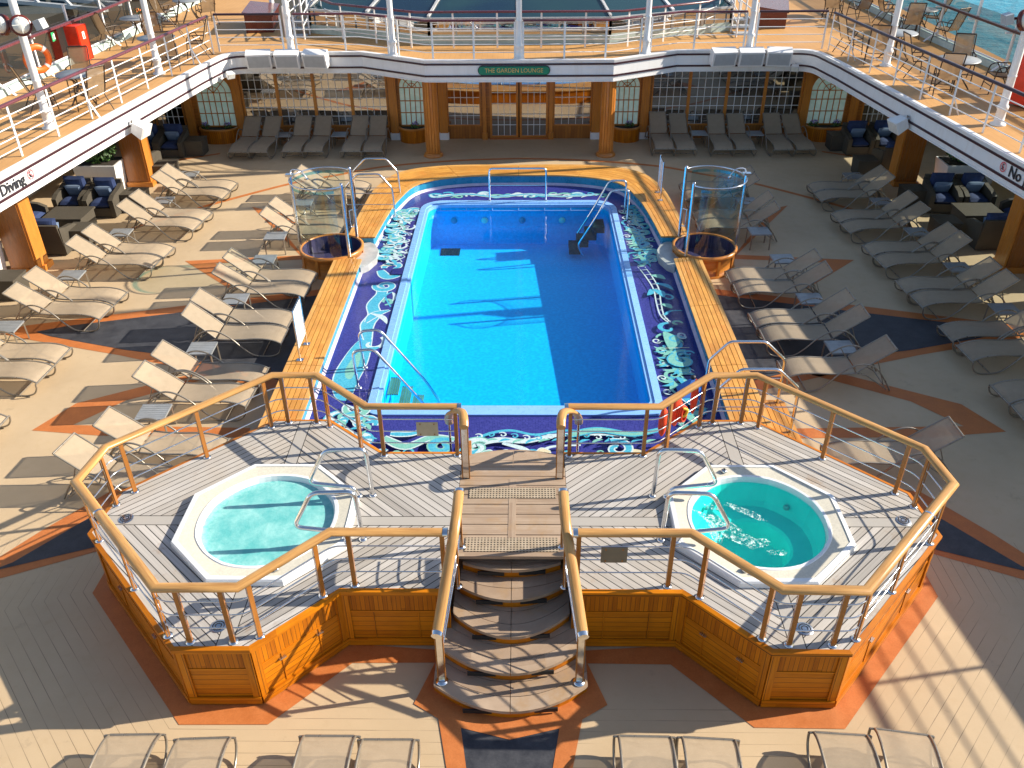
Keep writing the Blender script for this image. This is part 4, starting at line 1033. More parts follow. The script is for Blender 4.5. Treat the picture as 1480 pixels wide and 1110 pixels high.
# stair handrails
for s in (-1, 1):
    root = thing('stair_handrail', 'teak stair handrail on the %s edge of the front stairs' % ('left' if s < 0 else 'right'), 'handrail', (s * 0.75, 6.6, 0.167))
    P = fillet([(s * 0.64, 8.08, 1.90), (s * 0.645, 7.50, 1.885), (s * 0.745, 7.05, 1.44), (s * 0.835, 6.58, 1.02)], 0.35, 6)
    b = MB(); b.sweep(P, ELL, sm=True); b.build('handrail', 'teak_rail', root)
    b = MB()
    for q, r_ in ((P[0], P[2]), (P[-1], P[-3])):
        d = (r_ - q).normalized(); b = MB(); b.sweep([q - d * 0.012, q + d * 0.035], [(x * 1.05, y * 1.08) for x, y in ELL], sm=True); b.build('rail_ferrule', 'chrome', root)
    b = MB(); x, y = s * 0.82, 6.62
    b.box(x - 0.035, y - 0.012, 0.175, x + 0.035, y + 0.012, 1.02, 1); b.box(x - 0.050, y - 0.02, 0.17, x - 0.036, y + 0.02, 1.0, 0); b.box(x + 0.036, y - 0.02, 0.17, x + 0.050, y + 0.02, 1.0, 0)
    b.lathe([(0.075, 0.168), (0.075, 0.182), (0, 0.182)], (x, y, 0), 14, 1); b.build('newel_post', ['teak_post', 'chrome'], root)
    teak_post(s * 0.66, 7.52, 0.83, 1.85, 0, 1).build('post', ['teak_post', 'chrome'], root); teak_post(s * 0.645, 8.04, 1.0, 1.87, 0, 1).build('post', ['teak_post', 'chrome'], root)
    for dz in (0.30, 0.44, 0.58):
        b = MB(); b.tube(fillet([(s * 0.65, 7.95, 1.86 - dz), (s * 0.655, 7.48, 1.845 - dz), (s * 0.81, 6.66, 1.06 - dz * 0.8)], 0.2, 5), 0.009, 8); b.build('rod', 'chrome', root)
    root = thing('pool_stair_rail', 'short curved teak handrail on the %s of the pool steps' % ('left' if s < 0 else 'right'), 'handrail', (s * 0.67, 9.44, ZP))
    P = spline([(s * 0.66, 9.40, 1.90), (s * 0.665, 9.50, 1.96), (s * 0.70, 9.66, 1.97), (s * 0.80, 9.80, 1.90), (s * 0.9, 9.98, 1.72), (s * 0.98, 10.5, 1.25), (s * 1.0, 10.75, 1.0)], 5)
    b = MB(); b.sweep(P, ELL, sm=True); b.build('handrail', 'teak_rail', root)
    b = MB(); x, y = s * 0.66, 9.42
    b.box(x - 0.04, y - 0.012, ZP, x + 0.04, y + 0.012, 1.88, 1); b.box(x - 0.056, y - 0.02, ZP, x - 0.041, y + 0.02, 1.88, 0); b.box(x + 0.041, y - 0.02, ZP, x + 0.056, y + 0.02, 1.88, 0); b.build('newel_post', ['teak_post', 'chrome'], root)
    b = MB(); b.tube([(s * 1.0, 10.74, 0.13), (s * 1.0, 10.74, 1.0)], 0.02, 8); b.build('lower_post', 'chrome', root)

# ------------------------------------------------------------------ chrome grab rails
def pipes(name, label, cat, loc, paths, r=0.021, mat='chrome', part='tube', bases=(), group=None):
    t = thing(name, label, cat, loc, 0, group)
    for p in paths:
        b = MB(); b.tube(p, r, 10); b.build(part, mat, t)
    for p in bases:
        b = MB(); b.lathe([(0.055, p[2]), (0.055, p[2] + 0.012), (0.028, p[2] + 0.03), (0.0, p[2] + 0.03)], (p[0], p[1], 0), 14); b.build('base_flange', mat, t)
    return t
for s in (-1, 1):
    for (y, n1) in ((9.04, 'farther'), (8.17, 'nearer')):
        p = fillet([(s * 1.93, y, ZP), (s * 1.96, y, 1.80), (s * 2.50, y - 0.02, 1.80), (s * 2.76, y - 0.12, 1.32), (s * 2.16, y - 0.12, 1.24), (s * 2.10, y - 0.12, 1.10)], 0.11, 6)
        pipes('grab_rail', '%s chrome grab rail beside the %s' % (n1, 'foamy whirlpool' if s < 0 else 'clear turquoise whirlpool'), 'grab rail', (s * 1.93, y, ZP), [p], 0.030,
              bases=[(s * 1.93, y, ZP), (s * 2.10, y - 0.12, 1.09)], group='grab rails at the whirlpools')
b0 = fillet([(-0.78, 22.13, 0.22), (-0.78, 22.13, 1.12), (0.74, 22.13, 1.12), (0.74, 22.13, 0.22)], 0.10, 5)
t = pipes('pool_handrail', 'wide chrome hoop rail standing at the far edge of the pool', 'handrail', (0, 22.44, 0.12), [b0], 0.024, bases=[(-0.78, 22.13, 0.22), (0.74, 22.13, 0.22)])
b = MB(); b.tube([(-0.78, 22.13, 0.66), (0.74, 22.13, 0.66)], 0.016, 8); b.build('crossbar', 'chrome', t)
# pool ladders
def ladder(sx, y0, dy, label, steps, slope=1.0):
    t = thing('pool_ladder', label, 'ladder', (sx * 2.85, y0, ZM))
    for k in (0, 1):
        y = y0 + k * dy
        p = fillet([(sx * 2.86, y, ZM), (sx * 2.88, y, 0.98), (sx * 2.50, y, 1.02), (sx * 1.72, y, -0.10), (sx * 1.45, y, -0.62), (sx * 1.75, y, -0.70)] if steps else
                   [(sx * 2.80, y, ZM), (sx * 2.80, y, 1.05), (sx * 2.36, y, 1.05), (sx * 1.98, y, 0.30), (sx * 1.55, y, -0.45), (sx * 1.70, y, -0.75)], 0.12, 6)
        b = MB(); b.tube(p, 0.027, 10); b.build('side_rail', 'chrome', t)
        b = MB(); b.lathe([(0.055, ZM), (0.055, ZM + 0.012), (0.026, ZM + 0.03), (0, ZM + 0.03)], (sx * 2.84, y, 0), 12); b.build('base_flange', 'chrome', t)
    a, c = y0 + 0.06 * (1 if dy > 0 else -1), y0 + dy - 0.06 * (1 if dy > 0 else -1)
    for i in range(4):
        z = 0.02 - 0.2 * i; x = sx * (2.36 - 0.20 * i); b = MB()
        if steps:
            for q in range(5): b.box(x - sx * q * 0.042, a, z - 0.025, x - sx * (q * 0.042 + 0.034), c, z)
        else: x -= sx * 0.12; b.box(x, a, z - 0.16, x - sx * 0.30, c, z)
        b.build('step', 'teak_grey' if steps else 'black_rubber', t)
ladder(-1, 12.95, 0.70, 'chrome pool ladder with teak steps in the near port corner', True)
ladder(1, 20.70, 0.68, 'chrome pool ladder in the shaded far corner of the pool', False)
# stepping frames across the benches
def hexrail(x0, x1, y, z0, z1, zt, w=0.34):
    return fillet([(x0, y, z0), (x0 + 0.02 * (x1 - x0), y, zt - 0.36), (x0 + (x1 - x0) * 0.25, y, zt), (x0 + (x1 - x0) * 0.70, y, zt), (x1 - 0.01 * (x1 - x0), y, zt - 0.36), (x1, y, z1)], 0.07, 4)
for nm, y in (('farther', 22.05), ('nearer', 20.85)):
    t = pipes('step_rail', '%s hexagonal steel stepping rail over the bench behind the sunlit shower' % nm, 'handrail', (-3.9, y, 0), [hexrail(-3.18, -4.42, y, ZM, 0, 1.42)], 0.027, bases=[(-3.18, y, ZM), (-4.42, y, 0)], group='stepping rails over the benches')
    for z in (0.62, 0.92):
        b = MB(); b.tube([(-3.2, y, z), (-4.4, y, z)], 0.011, 6); b.build('crossbar', 'chrome', t)
for nm, y in (('farther', 12.42), ('nearer', 11.55)):
    t = pipes('step_rail', '%s hexagonal steel stepping rail over the starboard bench near the whirlpool' % nm, 'handrail', (3.9, y, 0), [hexrail(3.28, 4.60, y, ZM, 0.0, 1.48)], 0.027, bases=[(3.28, y, ZM), (4.60, y, 0)], group='stepping rails over the benches')
    b = MB(); b.tube([(3.3, y, 0.75), (4.58, y, 0.75)], 0.011, 6); b.build('crossbar', 'chrome', t)

# ------------------------------------------------------------------ showers
def shower(s, label):
    cx, cy, r = s * 4.36, 18.5, 0.74; root = thing('pool_shower', label, 'shower', (cx, cy, 0)); g = 0.0
    A = lambda d: R(d) if s < 0 else PI - R(d)
    b = MB(); b.lathe([(r, 0.0), (r, 0.06), (r - 0.03, 0.07), (r - 0.03, 0.43), (r + 0.005, 0.44), (r + 0.012, 0.52), (r - 0.05, 0.53), (r - 0.055, 0.50)], (cx, cy, 0), 40)
    for k in range(10):
        a = 2 * PI * k / 10; b.xf(Matrix.Identity(4)); p = Vector((cx + (r - 0.02) * math.cos(a), cy + (r - 0.02) * math.sin(a), 0))
        b.bar(p + Vector((0, 0, 0.07)), p + Vector((0, 0, 0.44)), 0.07, 0.03, 0, up=(math.cos(a), math.sin(a), 0))
    b.build('drum', 'teak_column', root)
    b = MB(); b.lathe([(0.0, 0.17), (r - 0.056, 0.17), (r - 0.056, 0.50)], (cx, cy, 0), 40, sm=False); b.build('shower_floor', 'mosaic_plum', root)
    b = MB()
    ex = [(cx - s * 0.75, cy + 0.62), (cx - s * 0.95, cy + 0.45), (cx - s * 1.08, cy + 0.1), (cx - s * 1.08, cy - 0.3), (cx - s * 0.95, cy - 0.68), (cx - s * 0.80, cy - 0.85), (cx - s * 0.62, cy - 0.6), (cx - s * 0.62, cy + 0.5)]
    b.prism(ex, ZM, ZM + 0.16); b.build('door_step', 'marble_grey', root)
    b = MB(); a0, a1 = A(60), A(300 if s < 0 else 300)
    if a1 < a0: a0, a1 = a1, a0
    b.lathe([(r - 0.02, 0.56), (r - 0.02, 2.02)], (cx, cy, 0), 40, 0, a0, a1); b.build('glass_screen', 'screen_glass', root)
    b = MB(); b.lathe([(r - 0.022, 2.03), (r - 0.022, 2.10)], (cx, cy, 0), 40, 0, a0, a1); b.build('glass_edge', 'edge_glass', root)
    for d in (46, 314, 178):
        a = A(d); p = Vector((cx + r * math.cos(a), cy + r * math.sin(a), 0)); b = MB(); b.tube([p + Vector((0, 0, 0.5)), p + Vector((0, 0, 2.2))], 0.038, 12)
        b.lathe([(0.038, 2.2), (0.03, 2.23), (0.0, 2.24)], (p.x, p.y, 0), 12); b.build('post', 'chrome', root)
    b = MB(); ring = [(cx + r * math.cos(A(46 + (268) * k / 40)), cy + r * math.sin(A(46 + 268 * k / 40)), 2.16) for k in range(41)]; b.tube(ring, 0.017, 8); b.build('top_ring', 'chrome', root)
    a = A(178); p = Vector((cx + r * math.cos(a), cy + r * math.sin(a), 2.2)); q = Vector((-s * 1.0, 0, 0))
    b = MB(); b.tube(spline([p, p + Vector((0, 0.05, 0.12)) + q * 0.05, p + q * 0.25 + Vector((0, -0.03, 0.14)), p + q * 0.38 + Vector((0, -0.06, 0.0))], 5), 0.016, 8)
    e = p + q * 0.38 + Vector((0, -0.06, 0)); b.lathe([(0.02, 0.0), (0.05, -0.05), (0.0, -0.05)], e, 12); b.box(p.x - 0.09, p.y - 0.06, 2.2, p.x + 0.09, p.y + 0.06, 2.25); b.build('shower_head', 'chrome', root)
    a = A(46); p = Vector((cx + r * math.cos(a), cy + r * math.sin(a), 0)); o = Vector((s * 0.10, -0.09, 0))
    b = MB(); b.tube(fillet([p + Vector((0, 0, 0.80)), p + o + Vector((0, 0, 0.80)), p + o + Vector((0, 0, 1.22)), p + Vector((0, 0, 1.22))], 0.03, 4), 0.012, 8); b.build('door_handle', 'chrome', root)
shower(-1, 'round glass shower cubicle on a teak drum by the sunlit bench')
shower(1, 'round glass shower cubicle tinted turquoise by the shaded bench')

# notice boards standing on the benches
def notice(name, x, y0, y1, z0, label, face):
    t = thing('notice_board', label, 'sign', (x, (y0 + y1) / 2, z0))
    b = MB(); b.quad([(x, y0, z0 + 0.22), (x, y1, z0 + 0.22), (x, y1, z0 + 0.98), (x, y0, z0 + 0.98)][::face]); b.box(x - 0.012 * face - 0.006, y0, z0 + 0.2, x - 0.006 * face, y1, z0 + 1.0, 1); b.build('board', ['reflective_white', 'steel'], t)
    for y in (y0, y1):
        b = MB(); b.tube([(x, y, z0), (x, y, z0 + 1.02)], 0.018, 8); b.box(x - 0.06, y - 0.05, z0, x + 0.06, y + 0.05, z0 + 0.015); b.build('post', 'chrome', t)
notice('n', -3.98, 13.42, 14.00, 0.5, 'white notice board standing on the sunlit straight bench', 1)
notice('n', 3.72, 21.40, 21.98, 0.5, 'thin notice board standing on the curved bench near the shaded shower', -1)

t = thing('floor_cover', 'low blue pyramid cover lying on the shaded mosaic by the pool corner', 'cover', (3.12, 12.75, ZM))
b = MB(); q_ = [(2.92, 12.45), (3.40, 12.5), (3.38, 12.9), (2.90, 12.95)]; ap = (3.17, 12.86, ZM + 0.30)
for i in range(4): b.quad([(*q_[i], ZM + 0.03), (*q_[(i + 1) % 4], ZM + 0.03), ap])
b.build('fabric', 'cover_blue', t)
b = MB(); b.lathe([(0.05, ZM + 0.27), (0.05, ZM + 0.31), (0.02, ZM + 0.33), (0.0, ZM + 0.33)], (3.17, 12.86, 0), 10); b.build('vent', 'ink', t)
# rescue gear hanging on the starboard railing
t = thing('rescue_kit', 'orange red rescue lines and bag hung on the railing by the pool corner', 'rescue kit', (2.45, 10.42, 1.5))
b = MB(); rr = random.Random(5)
for (f, w, h, z, m) in ((0.12, 0.16, 0.5, 1.42, 0), (0.42, 0.22, 0.55, 1.48, 0), (0.86, 0.10, 0.62, 1.52, 0)):
    p = Vector((2.14 + 0.72 * f, 10.08 + 0.70 * f, z)); d = Vector((0.72, 0.70, 0)).normalized(); n = Vector((-d.y, d.x, 0))
    rs = []
    for k in range(9):
        v = k / 8 - 0.5; q = math.sqrt(max(0.05, 1 - (2 * v) ** 2)); rs.append([p + d * (w / 2 * q * math.cos(2 * PI * j / 10) * (1 + 0.15 * rr.random())) + n * (0.05 + 0.06 * q * math.sin(2 * PI * j / 10)) + Vector((0, 0, v * h)) for j in range(10)])
    b.rings(rs, m)
b.build('bag', 'rescue_orange', t)
b = MB(); c = Vector((2.49, 10.46, 1.45)); d = Vector((0.72, 0.70, 0)).normalized()
for k in range(5): b.tube([c + d * (0.11 * math.cos(2 * PI * j / 18)) * (1 - k * 0.1) + Vector((0.02 * k - 0.05, -0.05 - 0.015 * k, 0.17 * math.sin(2 * PI * j / 18) * (1 - k * 0.06))) for j in range(18)], 0.014, 6, closed=True)
b.build('coiled_line', 'rescue_orange', t)
b = MB(); b.tube(spline([c + Vector((-0.08, -0.12, 0.05)), c + Vector((0.02, -0.13, -0.02)), c + Vector((0.07, -0.12, 0.08)), c + Vector((0.0, -0.13, 0.12))], 4), 0.022, 6); b.build('buckle', 'yellow_strap', t)

# ------------------------------------------------------------------ sun loungers (foot at +x, head at -x)
def strip(b, prof, y0, y1, mi=0):
    u = 0
    for p, q in zip(prof, prof[1:]):
        L = math.hypot(q[0] - p[0], q[1] - p[1])
        b.quad([(p[0], y0, p[1]), (q[0], y0, q[1]), (q[0], y1, q[1]), (p[0], y1, p[1])][::-1] if q[0] > p[0] and False else [(p[0], y0, p[1]), (q[0], y0, q[1]), (q[0], y1, q[1]), (p[0], y1, p[1])], mi, True, [(u, y0), (u + L, y0), (u + L, y1), (u, y1)])
        u += L
def make_lounger():
    t = thing('sun_lounger', 'beige mesh sun lounger', 'sun lounger')
    seat = spline([(-0.32, 0, 0.37), (-0.10, 0, 0.355), (0.15, 0, 0.36), (0.42, 0, 0.378), (0.64, 0, 0.372), (0.82, 0, 0.335), (0.94, 0, 0.275)], 4)
    sp = [(p.x, p.z) for p in seat]
    b = MB(); rs = []
    for p in sp: rs.append(p)
    W = 0.275
    strip(b, sp, -W, W); b.build('seat_sling', 'sling_beige', t)
    bk = spline([(-0.34, 0, 0.385), (-0.56, 0, 0.56), (-0.78, 0, 0.72), (-0.945, 0, 0.84)], 4)
    b = MB(); strip(b, [(p.x, p.z) for p in bk], -0.262, 0.262); b.build('back_sling', 'sling_beige', t)
    b = MB()
    for s in (-1, 1): b.tube([(p.x, s * (W + 0.012), p.z) for p in seat], 0.017, 8)
    b.tube([(0.945, -W, 0.27), (0.945, W, 0.27)], 0.019, 8); b.tube([(-0.32, -W, 0.355), (-0.32, W, 0.355)], 0.015, 6)
    for x in (0.1, 0.5): b.tube([(x, -W, 0.345), (x, W, 0.345)], 0.012, 6)
    b.build('seat_frame', 'bronze_frame', t)
    b = MB()
    for s in (-1, 1): b.tube([(p.x, s * 0.268, p.z) for p in bk], 0.015, 8)
    b.tube([(-0.95, -0.268, 0.845), (-0.95, 0.268, 0.845)], 0.017, 8); b.build('back_frame', 'bronze_frame', t)
    for s in (-1, 1):
        b = MB(); y = s * 0.335
        b.tube([(p.x, y, p.z) for p in spline([(-0.98, 0, 0.015), (-0.80, 0, 0.30), (-0.62, 0, 0.505), (-0.42, 0, 0.585), (-0.22, 0, 0.55), (0.0, 0, 0.40), (0.18, 0, 0.20), (0.36, 0, 0.05), (0.52, 0, 0.016), (0.72, 0, 0.018), (0.86, 0, 0.07), (0.93, 0, 0.17), (0.945, 0, 0.265)], 4)], 0.016, 8)
        b.tube([(0.945, y, 0.265), (0.945, s * W, 0.27)], 0.015, 6); b.tube([(-0.2, y, 0.53), (-0.32, s * W, 0.355)], 0.010, 6); b.build('leg', 'bronze_frame', t)
    b = MB()
    for s in (-1, 1): b.tube([(-0.32, s * 0.25, 0.35), (-0.52, s * 0.25, 0.30), (-0.92, s * 0.31, 0.03)], 0.013, 6); b.tube([(-0.66, s * 0.25, 0.62), (-0.86, s * 0.27, 0.12)], 0.010, 6)
    b.tube([(-0.86, -0.33, 0.11), (-0.86, 0.33, 0.11)], 0.012, 6); b.build('back_support', 'bronze_frame', t)
    b = MB(); b.tube([(0.55, -0.335, 0.02), (0.55, 0.335, 0.02)], 0.012, 6); b.build('stretcher', 'bronze_frame', t)
    return t
LG = make_lounger(); LU = [False]
def make_table():
    t = thing('side_table', 'low grey slatted side table', 'side table')
    b = MB()
    for k in range(7): b.box(-0.235, -0.22 + k * 0.063, 0.402, 0.235, -0.22 + k * 0.063 + 0.057, 0.418)
    b.box(-0.25, -0.235, 0.385, 0.25, -0.222, 0.418); b.box(-0.25, 0.222, 0.385, 0.25, 0.235, 0.418); b.box(-0.25, -0.221, 0.385, -0.238, 0.221, 0.416); b.box(0.238, -0.221, 0.385, 0.25, 0.221, 0.416)
    b.build('tabletop', 'table_grey', t)
    for sx in (-1, 1):
        for sy in (-1, 1):
            b = MB(); b.bar((sx * 0.235, sy * 0.218, 0.0), (sx * 0.228, sy * 0.212, 0.385), 0.026, 0.026); b.build('leg', 'bronze_frame', t)
    return t
TB = make_table(); TU = [False]
ORD = ['first', 'second', 'third', 'fourth', 'fifth', 'sixth', 'seventh', 'eighth', 'ninth', 'tenth', 'eleventh', 'twelfth', 'thirteenth']
# rows: (foot mid x,y) -> (head mid x,y); the model is 1.89 long, its centre 0.0 between foot 0.945 and head -0.945
def lounge_row(items, row, group, outward):
    for i, (fx, fy, hx, hy) in enumerate(items):
        d = Vector((fx - hx, fy - hy)).normalized(); m = Vector((fx, fy)) - d * 0.945
        place(LG, LU, (m.x, m.y, 0), math.atan2(d.y, d.x), '%s mesh lounger from the lounge wall, %s' % (ORD[i], row), group)
outL = [(-8.02, 23.09, -9.84, 23.20), (-8.05, 22.46, -9.86, 22.59), (-8.08, 20.9, -9.95, 21.12), (-8.14, 20.3, -10.0, 20.45), (-8.31, 18.68, -10.18, 18.84), (-8.39, 18.07, -10.26, 18.19),
        (-8.53, 16.32, -10.43, 16.48), (-8.58, 15.68, -10.47, 15.78), (-8.70, 13.93, -10.58, 14.05), (-8.73, 13.29, -10.61, 13.38), (-8.75, 11.62, -10.63, 11.7)]
inL = [(-4.22, 23.0, -6.08, 23.19), (-4.27, 22.40, -6.14, 22.58), (-4.35, 20.40, -6.18, 20.58), (-4.40, 19.76, -6.23, 19.94), (-4.55, 17.25, -6.40, 17.36), (-4.57, 16.62, -6.43, 16.70),
       (-4.62, 15.36, -6.46, 15.40), (-4.60, 14.68, -6.47, 14.72), (-4.63, 13.22, -6.49, 13.29), (-4.69, 12.50, -6.57, 12.60), (-4.75, 11.02, -6.62, 11.12), (-5.05, 10.10, -6.85, 10.41)]
outR = [(8.07, 22.84, 9.91, 22.84), (8.08, 22.20, 9.94, 22.24), (8.12, 20.72, 10.01, 20.86), (8.16, 20.05, 10.04, 20.23), (8.26, 18.70, 10.16, 18.84), (8.32, 18.08, 10.23, 18.20), (8.36, 16.80, 10.29, 16.91), (8.43, 16.18, 10.37, 16.26),
        (8.48, 14.80, 10.38, 14.88), (8.53, 14.06, 10.42, 14.16), (8.55, 12.66, 10.45, 12.74), (8.6, 12.0, 10.5, 12.05)]
inR = [(4.5, 22.89, 6.39, 22.89), (4.48, 22.29, 6.37, 22.29), (4.54, 20.82, 6.42, 20.80), (4.52, 20.18, 6.39, 20.18), (4.70, 17.32, 6.60, 17.32), (4.74, 16.69, 6.65, 16.69), (4.80, 15.31, 6.70, 15.41), (4.86, 14.66, 6.75, 14.74), (4.93, 13.42, 6.81, 13.51), (5.0, 10.85, 6.88, 10.88)]
lounge_row(outL, 'in the sunny row beside the armchairs', 'sun loungers in the outer port row', -1)
lounge_row(inL, 'in the sunny row beside the pool', 'sun loungers in the inner port row', -1)
lounge_row(outR, 'in the shaded row beside the armchairs', 'sun loungers in the outer starboard row', 1)
lounge_row(inR, 'in the shaded row beside the pool', 'sun loungers in the inner starboard row', 1)
far = [(-8.78, 26.15, -8.68, 28.04), (-8.14, 26.15, -8.04, 28.04), (-7.10, 26.2, -7.04, 28.04), (-6.45, 26.2, -6.37, 28.04), (-5.25, 26.2, -5.19, 28.04), (-4.60, 26.2, -4.58, 28.04),
       (4.51, 26.35, 4.50, 28.1), (5.17, 26.3, 5.16, 28.1), (6.33, 26.25, 6.37, 28.1), (7.03, 26.28, 7.0, 28.1), (8.2, 26.22, 8.14, 28.1), (8.86, 26.22, 8.77, 28.1)]
for i, (fx, fy, hx, hy) in enumerate(far):
    d = Vector((fx - hx, fy - hy)).normalized(); m = Vector((fx, fy)) - d * 0.945
    place(LG, LU, (m.x, m.y, 0), math.atan2(d.y, d.x), '%s lounger from the %s corner arched window, backed against the lounge windows' % ( ORD[i if i < 6 else 11 - i], 'left' if i < 6 else 'right'), 'sun loungers along the lounge wall')
near = [(-4.20, 5.80, 2), (-3.40, 5.76, 3), (-2.02, 5.80, 1), (-1.34, 5.76, 0), (1.50, 5.82, -1), (2.18, 5.80, -2), (3.66, 5.87, -3), (4.34, 5.90, -7)]
for i, (fx, fy, a) in enumerate(near):
    d = Vector((math.sin(R(-a)) * -1, math.cos(R(a)))); d = Vector((-math.sin(R(a)), math.cos(R(a)))); m = Vector((fx, fy)) - d * 0.945
    place(LG, LU, (m.x, m.y, 0), math.atan2(d.y, d.x), 'sun lounger in the nearest row before the stairs, %s from the left' % ORD[i], 'sun loungers in the nearest row')
def tables(items, what, group):
    for i, (x, y) in enumerate(items): place(TB, TU, (x, y, 0), R(2), '%s slatted table from the lounge wall, %s' % (ORD[i], what), group)
TB['group'] = 'side tables between the loungers'
tables([(-9.51, 23.80), (-9.52, 21.75), (-9.81, 19.58), (-9.97, 17.2), (-10.22, 14.85), (-10.28, 12.5)], 'in the sunny outer lounger row', 'side tables between the loungers')
tables([(-5.72, 21.55), (-5.91, 19.37), (-5.84, 18.01), (-5.95, 16.04), (-6.02, 14.00), (-6.17, 11.88)], 'in the sunny lounger row by the pool', 'side tables between the loungers')
tables([(9.44, 23.50), (9.55, 21.55), (9.71, 19.55), (9.86, 17.55), (9.98, 15.58), (10.1, 13.4)], 'in the shaded outer lounger row', 'side tables between the loungers')
tables([(6.02, 21.59), (5.90, 19.60), (6.07, 18.0), (6.15, 16.04), (6.17, 14.05)], 'in the shaded lounger row by the pool', 'side tables between the loungers')
for i, (x, y) in enumerate([(-7.62, 27.55), (-5.82, 27.55), (5.77, 27.55), (7.55, 27.5)]):
    place(TB, TU, (x, y, 0), 0, ['slatted table between the second and third wall loungers from the left corner', 'slatted table between the fourth and fifth wall loungers from the left corner', 'slatted table between the second and third wall loungers right of the doors', 'slatted table between the fourth and fifth wall loungers right of the doors'][i], 'side tables between the loungers')

JR = random.Random(77)
for o in [x for x in bpy.data.objects if x.name.split('.')[0] == 'sun_lounger']:
    o.rotation_euler.z += R(JR.uniform(-1.6, 1.6)); d = R(JR.choice((0, 0, JR.uniform(-5, 6))))
    H0 = Vector((-0.34, 0, 0.385)); RM = Matrix.Rotation(d, 3, 'Y')
    for c_ in o.children:
        if c_.name.split('.')[0] in ('back_sling', 'back_frame'): c_.rotation_euler = (0, d, 0); c_.location = H0 - RM @ H0
# ------------------------------------------------------------------ wicker armchairs, cubes, planters (chair faces +x)
def make_armchair():
    t = thing('wicker_armchair', 'brown wicker armchair', 'armchair'); b = MB()
    b.box(-0.38, -0.28, 0.04, 0.34, 0.28, 0.27)
    b.hexa([(-0.44, -0.40, 0.03), (-0.34, -0.40, 0.03), (-0.34, 0.40, 0.03), (-0.44, 0.40, 0.03), (-0.52, -0.38, 0.80), (-0.43, -0.38, 0.80), (-0.43, 0.38, 0.80), (-0.52, 0.38, 0.80)])
    b.build('body', 'wicker', t)
    for s in (-1, 1):
        b = MB(); y0, y1 = sorted((s * 0.29, s * 0.41)); prof = [(-0.45, 0.03), (0.36, 0.03), (0.38, 0.50), (0.20, 0.585), (-0.15, 0.635), (-0.40, 0.70), (-0.47, 0.72)]
        n = len(prof)
        b.quad([(x, y0, z) for x, z in prof]); b.quad([(x, y1, z) for x, z in prof[::-1]])
        for i in range(n):
            p, q = prof[i], prof[(i + 1) % n]; b.quad([(p[0], y0, p[1]), (p[0], y1, p[1]), (q[0], y1, q[1]), (q[0], y0, q[1])])
        b.build('arm', 'wicker', t)
    def pillow(c, w, d, h, M, name, mat):
        b = MB(); n = 10; rs = []
        for i in range(n + 1):
            u = i / n * 2 - 1; row = []
            for j in range(n + 1):
                v = j / n * 2 - 1; k = (1 - abs(u) ** 3.5) ** 0.5 * (1 - abs(v) ** 3.5) ** 0.5 if abs(u) < 1 and abs(v) < 1 else 0; row.append((u * w / 2, v * d / 2, h / 2 * k))
            rs.append(row)
        for sg in (1, -1):
            for i in range(n):
                for j in range(n):
                    q = [rs[i][j], rs[i + 1][j], rs[i + 1][j + 1], rs[i][j + 1]]; q = [(x, y, z * sg) for x, y, z in q]; b.quad(q if sg > 0 else q[::-1], 0, True, [(x, y) for x, y, z in (q if sg > 0 else q[::-1])])
        b.xf(Matrix.Translation(c) @ M); b.build(name, mat, t)
    pillow((0.01, 0, 0.345), 0.70, 0.56, 0.20, Matrix.Identity(4), 'seat_cushion', 'blue_cushion')
    pillow((-0.33, 0, 0.64), 0.56, 0.58, 0.26, Matrix.Rotation(R(-80), 4, 'Y'), 'back_cushion', 'blue_cushion')
    pillow((-0.14, 0, 0.57), 0.34, 0.44, 0.16, Matrix.Rotation(R(-66), 4, 'Y'), 'throw_pillow', 'striped_pillow')
    return t
AC = make_armchair(); AU = [False]
G1 = 'wicker armchairs under the upper deck'
for x, y, a, l in [(-11.16, 21.85, -90, 'sunlit blue cushioned armchair facing the viewer, right of its pair'), (-12.02, 21.95, -90, 'sunlit blue cushioned armchair facing the viewer, left of its pair'),
                   (-12.72, 20.75, 0, 'wicker armchair by the port windows, half hidden by the white fascia'), (-11.42, 19.55, 90, 'wicker armchair turned its back to the viewer beside the port teak pillar'),
                   (-12.15, 16.9, -75, 'blue cushioned wicker armchair at the left picture edge below the white planter'), (-11.0, 26.75, -90, 'shaded wicker armchair nearest the port corner arched window'), (-11.80, 26.75, -90, 'shaded wicker armchair half hidden behind the white floodlight'),
                   (-11.35, 25.2, 90, 'pale lit wicker armchair back beside the far port pillar'),
                   (11.30, 22.0, -95, 'dark wicker armchair beside the far starboard pillar facing the viewer'), (12.15, 22.0, -90, 'dark wicker armchair with silvery pillow under the starboard fascia'), (12.85, 20.85, 180, 'dark wicker armchair by the starboard windows behind the coffee table'),
                   (11.5, 19.75, 90, 'dark wicker armchair with its back to the viewer by the near starboard pillar'), (10.62, 26.8, -90, 'dark wicker armchair nearest the starboard corner arched window'), (11.48, 26.85, -90, 'dark wicker armchair with pale pillow behind the starboard floodlight'), (11.05, 25.2, 90, 'dark wicker armchair turned away beside the far starboard pillar')]:
    place(AC, AU, (x, y, 0), R(a), l, G1)
def make_cube():
    t = thing('wicker_cube', 'square wicker side table', 'side table'); b = MB(); b.hexa([(-0.27, -0.27, 0.02), (0.27, -0.27, 0.02), (0.27, 0.27, 0.02), (-0.27, 0.27, 0.02), (-0.29, -0.29, 0.47), (0.29, -0.29, 0.47), (0.29, 0.29, 0.47), (-0.29, 0.29, 0.47)]); b.build('base', 'wicker', t)
    b = MB(); b.box(-0.30, -0.30, 0.47, 0.30, 0.30, 0.50); b.build('top', 'wicker', t); return t
CU = make_cube(); CUU = [False]
